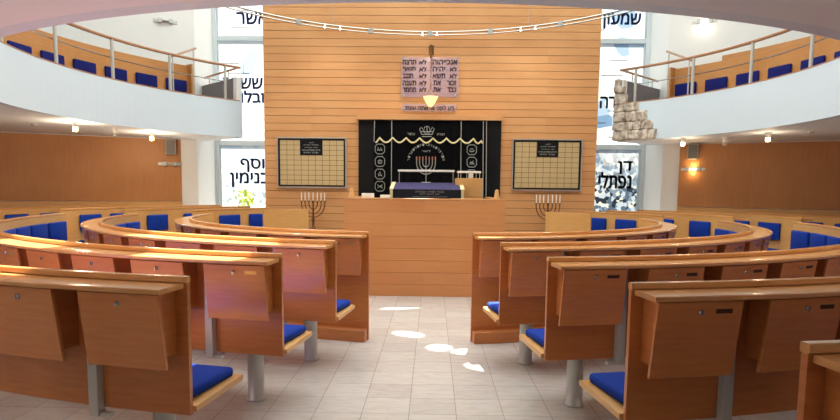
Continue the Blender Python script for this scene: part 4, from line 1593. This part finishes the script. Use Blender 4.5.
for side, nm, spk, low, up in ((-1, 'left', (170.2, 147.5), (170.0, 164.0), (165.4, 21.5)), (1, 'right', (693.5, 152.0), (693.2, 169.2), (704.8, 21.6))):
    q, ro = on_side_wall(*spk, side, 0.035)
    root = empty('loudspeaker', q, 'silver wall loudspeaker above the lamp on the %s wood panelling' % nm, 'speaker', 'wall loudspeakers', ro)
    bm = bmesh.new(); box(bm, -0.11, 0.11, -0.16, -0.02, -0.16, 0.16, 0.018)
    finish('cabinet', bm, M['speaker'], root)
    bm = bmesh.new(); box(bm, -0.09, 0.09, -0.172, -0.161, -0.14, 0.14, 0.004)
    finish('grille', bm, M['mesh'], root)
    bm = bmesh.new(); box(bm, -0.03, 0.03, -0.02, 0.0, -0.06, 0.06)
    finish('wall_bracket', bm, M['steel'], root)
    for kind, (px, py), inset in (('low', low, 0.035), ('up', up, 0.0)):
        q, ro = on_side_wall(px, py, side, inset)
        lit = side > 0
        lb = ('%s steel wall lamp under the loudspeaker on the %s panelling' % ('glowing' if lit else 'unlit', nm)) if kind == 'low' else ('%s steel wall lamp high on the white %s gallery wall' % ('lit' if lit else 'unlit', nm))
        root = empty('wall_lamp', q, lb, 'lamp', 'steel wall lamps', ro)
        for x in (-0.15, 0.07):
            bm = bmesh.new(); box(bm, x, x + 0.08, -0.10, 0.0, -0.045, 0.045, 0.008)
            finish('end_block', bm, M['steel'], root)
        bm = bmesh.new(); box(bm, -0.07, 0.07, -0.085, -0.03, -0.008, 0.008, 0.003)
        finish('glass_slot', bm, M['lamp'] if lit else M['offlamp'], root)
        bm = bmesh.new(); box(bm, -0.24, 0.24, -0.02, 0.0, -0.03, 0.03)
        finish('back_plate', bm, M['steel'], root)
        if lit:
            for dz_ in ((-0.08, 0.08) if kind == 'low' else (-0.09,)):
                li = bpy.data.lights.new('wall_lamp_light', 'POINT')
                li.energy = 2.0 if kind == 'low' else 2.2
                li.color = (1, 0.72, 0.36) if kind == 'low' else (1, 0.9, 0.78)
                li.shadow_soft_size = 0.03
                lo = bpy.data.objects.new('wall_lamp_light', li)
                COL.objects.link(lo); lo.parent = root; lo.location = (0, -0.09, dz_)

SPOTR = 6.02
spot_list = []
for px, py, on, side in ((75, 121.8, True, -1), (151.5, 132.4, True, -1), (115, 128, False, -1), (683, 137.8, True, 1), (768.3, 132.5, True, 1), (725, 137.5, False, 1)):
    q = at_z(px, py, GZ)
    spot_list.append((q.x, q.y, on, side, px))
for k, (x, y, on, side, px) in enumerate(spot_list):
    nm = 'left' if side < 0 else 'right'
    which = {75: 'nearer the left picture edge', 151.5: 'nearest the stained window', 683: 'nearest the stone corner', 768.3: 'further out above the panelling'}.get(px, '')
    lb = ('glowing round spotlight under the %s gallery, %s' % (nm, which)) if on else 'unlit round spotlight between the glowing ones under the %s gallery' % nm
    root = empty('ceiling_spotlight', (x, y, GZ), lb, 'lamp', 'spotlights under the gallery')
    bm = bmesh.new(); lathe(bm, [(0.055, 0), (0.055, -0.015), (0.036, -0.03), (0.036, -0.08), (0.04, -0.085), (0.04, -0.09), (0.0, -0.09)], 18)
    finish('housing', bm, M['paper'], root, smooth=True)
    bm = bmesh.new(); lathe(bm, [(0.037, -0.091), (0.039, -0.12), (0.036, -0.15), (0.0, -0.16)], 18)
    finish('lamp_glass', bm, M['lamp'] if on else M['offlamp'], root, smooth=True)
spots_all = [(x, y) for x, y, on, s_, p in spot_list if on]
for a in (-68, -52, -30, 30, 52, 68):          # unseen spotlights added over the rear seats to brighten them
    q = P(a, 7.6, 0)
    spots_all.append((q.x, q.y))
    root = empty('ceiling_spotlight', (q.x, q.y, GZ), 'round spotlight under the rear gallery out of the picture', 'lamp', 'spotlights under the rear gallery')
    bm = bmesh.new(); lathe(bm, [(0.06, 0), (0.06, -0.02), (0.045, -0.035), (0.045, -0.09), (0.0, -0.10)], 18)
    finish('housing', bm, M['paper'], root, smooth=True)
    bm = bmesh.new(); lathe(bm, [(0.047, -0.101), (0.05, -0.13), (0.047, -0.17), (0.0, -0.18)], 18)
    finish('lamp_glass', bm, M['lamp'], root, smooth=True)
for i, (x, y) in enumerate(spots_all):
    li = bpy.data.lights.new('gallery_spot_light', 'POINT')
    li.energy = (24 if x < 0 else 6) if i < 4 else (36 if x < 0 else 20)  # first four belong to visible lamps, the rest are added rear fill
    li.color = (1.0, 0.80, 0.55) if i < 4 else (1.0, 0.9, 0.78)
    li.shadow_soft_size = 0.05
    lo = bpy.data.objects.new('gallery_spot_light', li)
    COL.objects.link(lo); lo.location = (x, y, GZ - 0.24)
for px, py, lb in ((34, 124.0, 'small round detector on the soffit of the left gallery'), (811, 131.2, 'small round detector on the soffit of the right gallery')):
    q = at_z(px, py, GZ)
    bm = bmesh.new(); lathe(bm, [(0.05, 0), (0.05, -0.02), (0.035, -0.035), (0.0, -0.04)], 18)
    tag(finish('smoke_detector', bm, M['speaker'], None, (q.x, q.y, GZ), smooth=True), lb, 'detector', 'soffit detectors')

# added uplights, unseen behind the camera, brighten the underside of the rear gallery
for x, en in ((-6.0, 70), (-2.2, 60), (2.2, 22), (6.0, 22)):
    li = bpy.data.lights.new('rear_uplight', 'SPOT')
    li.energy = en
    li.color = (1, 0.93, 0.86)
    li.spot_size = R_(120)
    li.spot_blend = 0.7
    li.shadow_soft_size = 0.06
    lo = bpy.data.objects.new('rear_uplight', li)
    COL.objects.link(lo)
    lo.location = (x, -2.6, 1.75)
    lo.rotation_euler = (Vector((0, 2.4, 1.15))).to_track_quat('-Z', 'Y').to_euler()
    root = empty('wall_uplight', (x, -2.99, 1.6), 'steel uplighter on the rear wall behind the camera', 'lamp', 'rear wall uplighters')
    bm = bmesh.new(); lathe(bm, [(0.05, 0), (0.12, 0.06), (0.13, 0.08), (0.0, 0.07)], 16, (0, 0.30, 0))
    finish('dish', bm, M['steel'], root)
    bm = bmesh.new(); tube(bm, [(0, 0, 0.0), (0, 0.28, 0.0)], 0.015, 8)
    finish('arm', bm, M['steel'], root)

# unseen spots added round the roof light to brighten floor and pews
for k in range(10):
    a = 2 * math.pi * (k + 0.5) / 10
    li = bpy.data.lights.new('roof_downlight', 'SPOT')
    li.energy = 240 if math.cos(a) < 0 else 95
    li.color = (1, 0.94, 0.86)
    li.spot_size = R_(75)
    li.spot_blend = 0.6
    li.shadow_soft_size = 0.12
    lo = bpy.data.objects.new('roof_downlight', li)
    COL.objects.link(lo)
    lo.location = (LX + (LR + 0.3) * math.cos(a), LY + (LR + 0.3) * math.sin(a), ROOF - 0.08)
    tgt = Vector((3.6 * math.cos(a), 7.2 + 3.6 * math.sin(a), 0))
    lo.rotation_euler = (tgt - lo.location).to_track_quat('-Z', 'Y').to_euler()

# lights of the track and the eternal lamp
for px, py in ((325, 24.2), (430, 31.8), (535.5, 25.8)):
    v, t_ = on_track(px, py)
    li = bpy.data.lights.new('track_spot_light', 'SPOT')
    li.energy = 30
    li.color = (1, 0.84, 0.62)
    li.spot_size = R_(140)
    li.spot_blend = 0.8
    li.shadow_soft_size = 0.04
    lo = bpy.data.objects.new('track_spot_light', li)
    COL.objects.link(lo)
    lo.location = Vector((b_.x, b_.y, tz)) + v + Vector((0, -0.05, -0.16))
    tgt = Vector((lo.location.x * 1.05, 12.2, 2.2))
    lo.rotation_euler = (tgt - lo.location).to_track_quat('-Z', 'Y').to_euler()
li = bpy.data.lights.new('eternal_flame_light', 'POINT')
li.energy = 0.8
li.color = (1, 0.78, 0.42)
li.shadow_soft_size = 0.05
lo = bpy.data.objects.new('eternal_flame_light', li)
COL.objects.link(lo); lo.location = (pl.x, EYL, pl.z + 0.12)

# ------------------------------------------------------------------ daylight
w = bpy.data.worlds.new('daylight')
S.world = w
w.use_nodes = True
bg = w.node_tree.nodes['Background']
bg.inputs['Color'].default_value = (0.80, 0.91, 1.0, 1)
bg.inputs['Strength'].default_value = 1.8
sun = bpy.data.lights.new('sun', 'SUN')
sun.energy = 36
sun.angle = R_(0.4)
sun.color = (1, 0.92, 0.76)
so = bpy.data.objects.new('sun', sun)
COL.objects.link(so)
dirv = SUN.copy()
so.rotation_euler = dirv.to_track_quat('-Z', 'Y').to_euler()
so.location = (-20, 40, 25)

S.view_settings.view_transform = 'Standard'
S.view_settings.look = 'None'
S.view_settings.gamma = 1
S.view_settings.exposure = 0.0
S.cycles.use_denoising = True
S.cycles.max_bounces = 10
S.cycles.diffuse_bounces = 6
S.cycles.transparent_max_bounces = 12
S.cycles.sample_clamp_indirect = 6.0
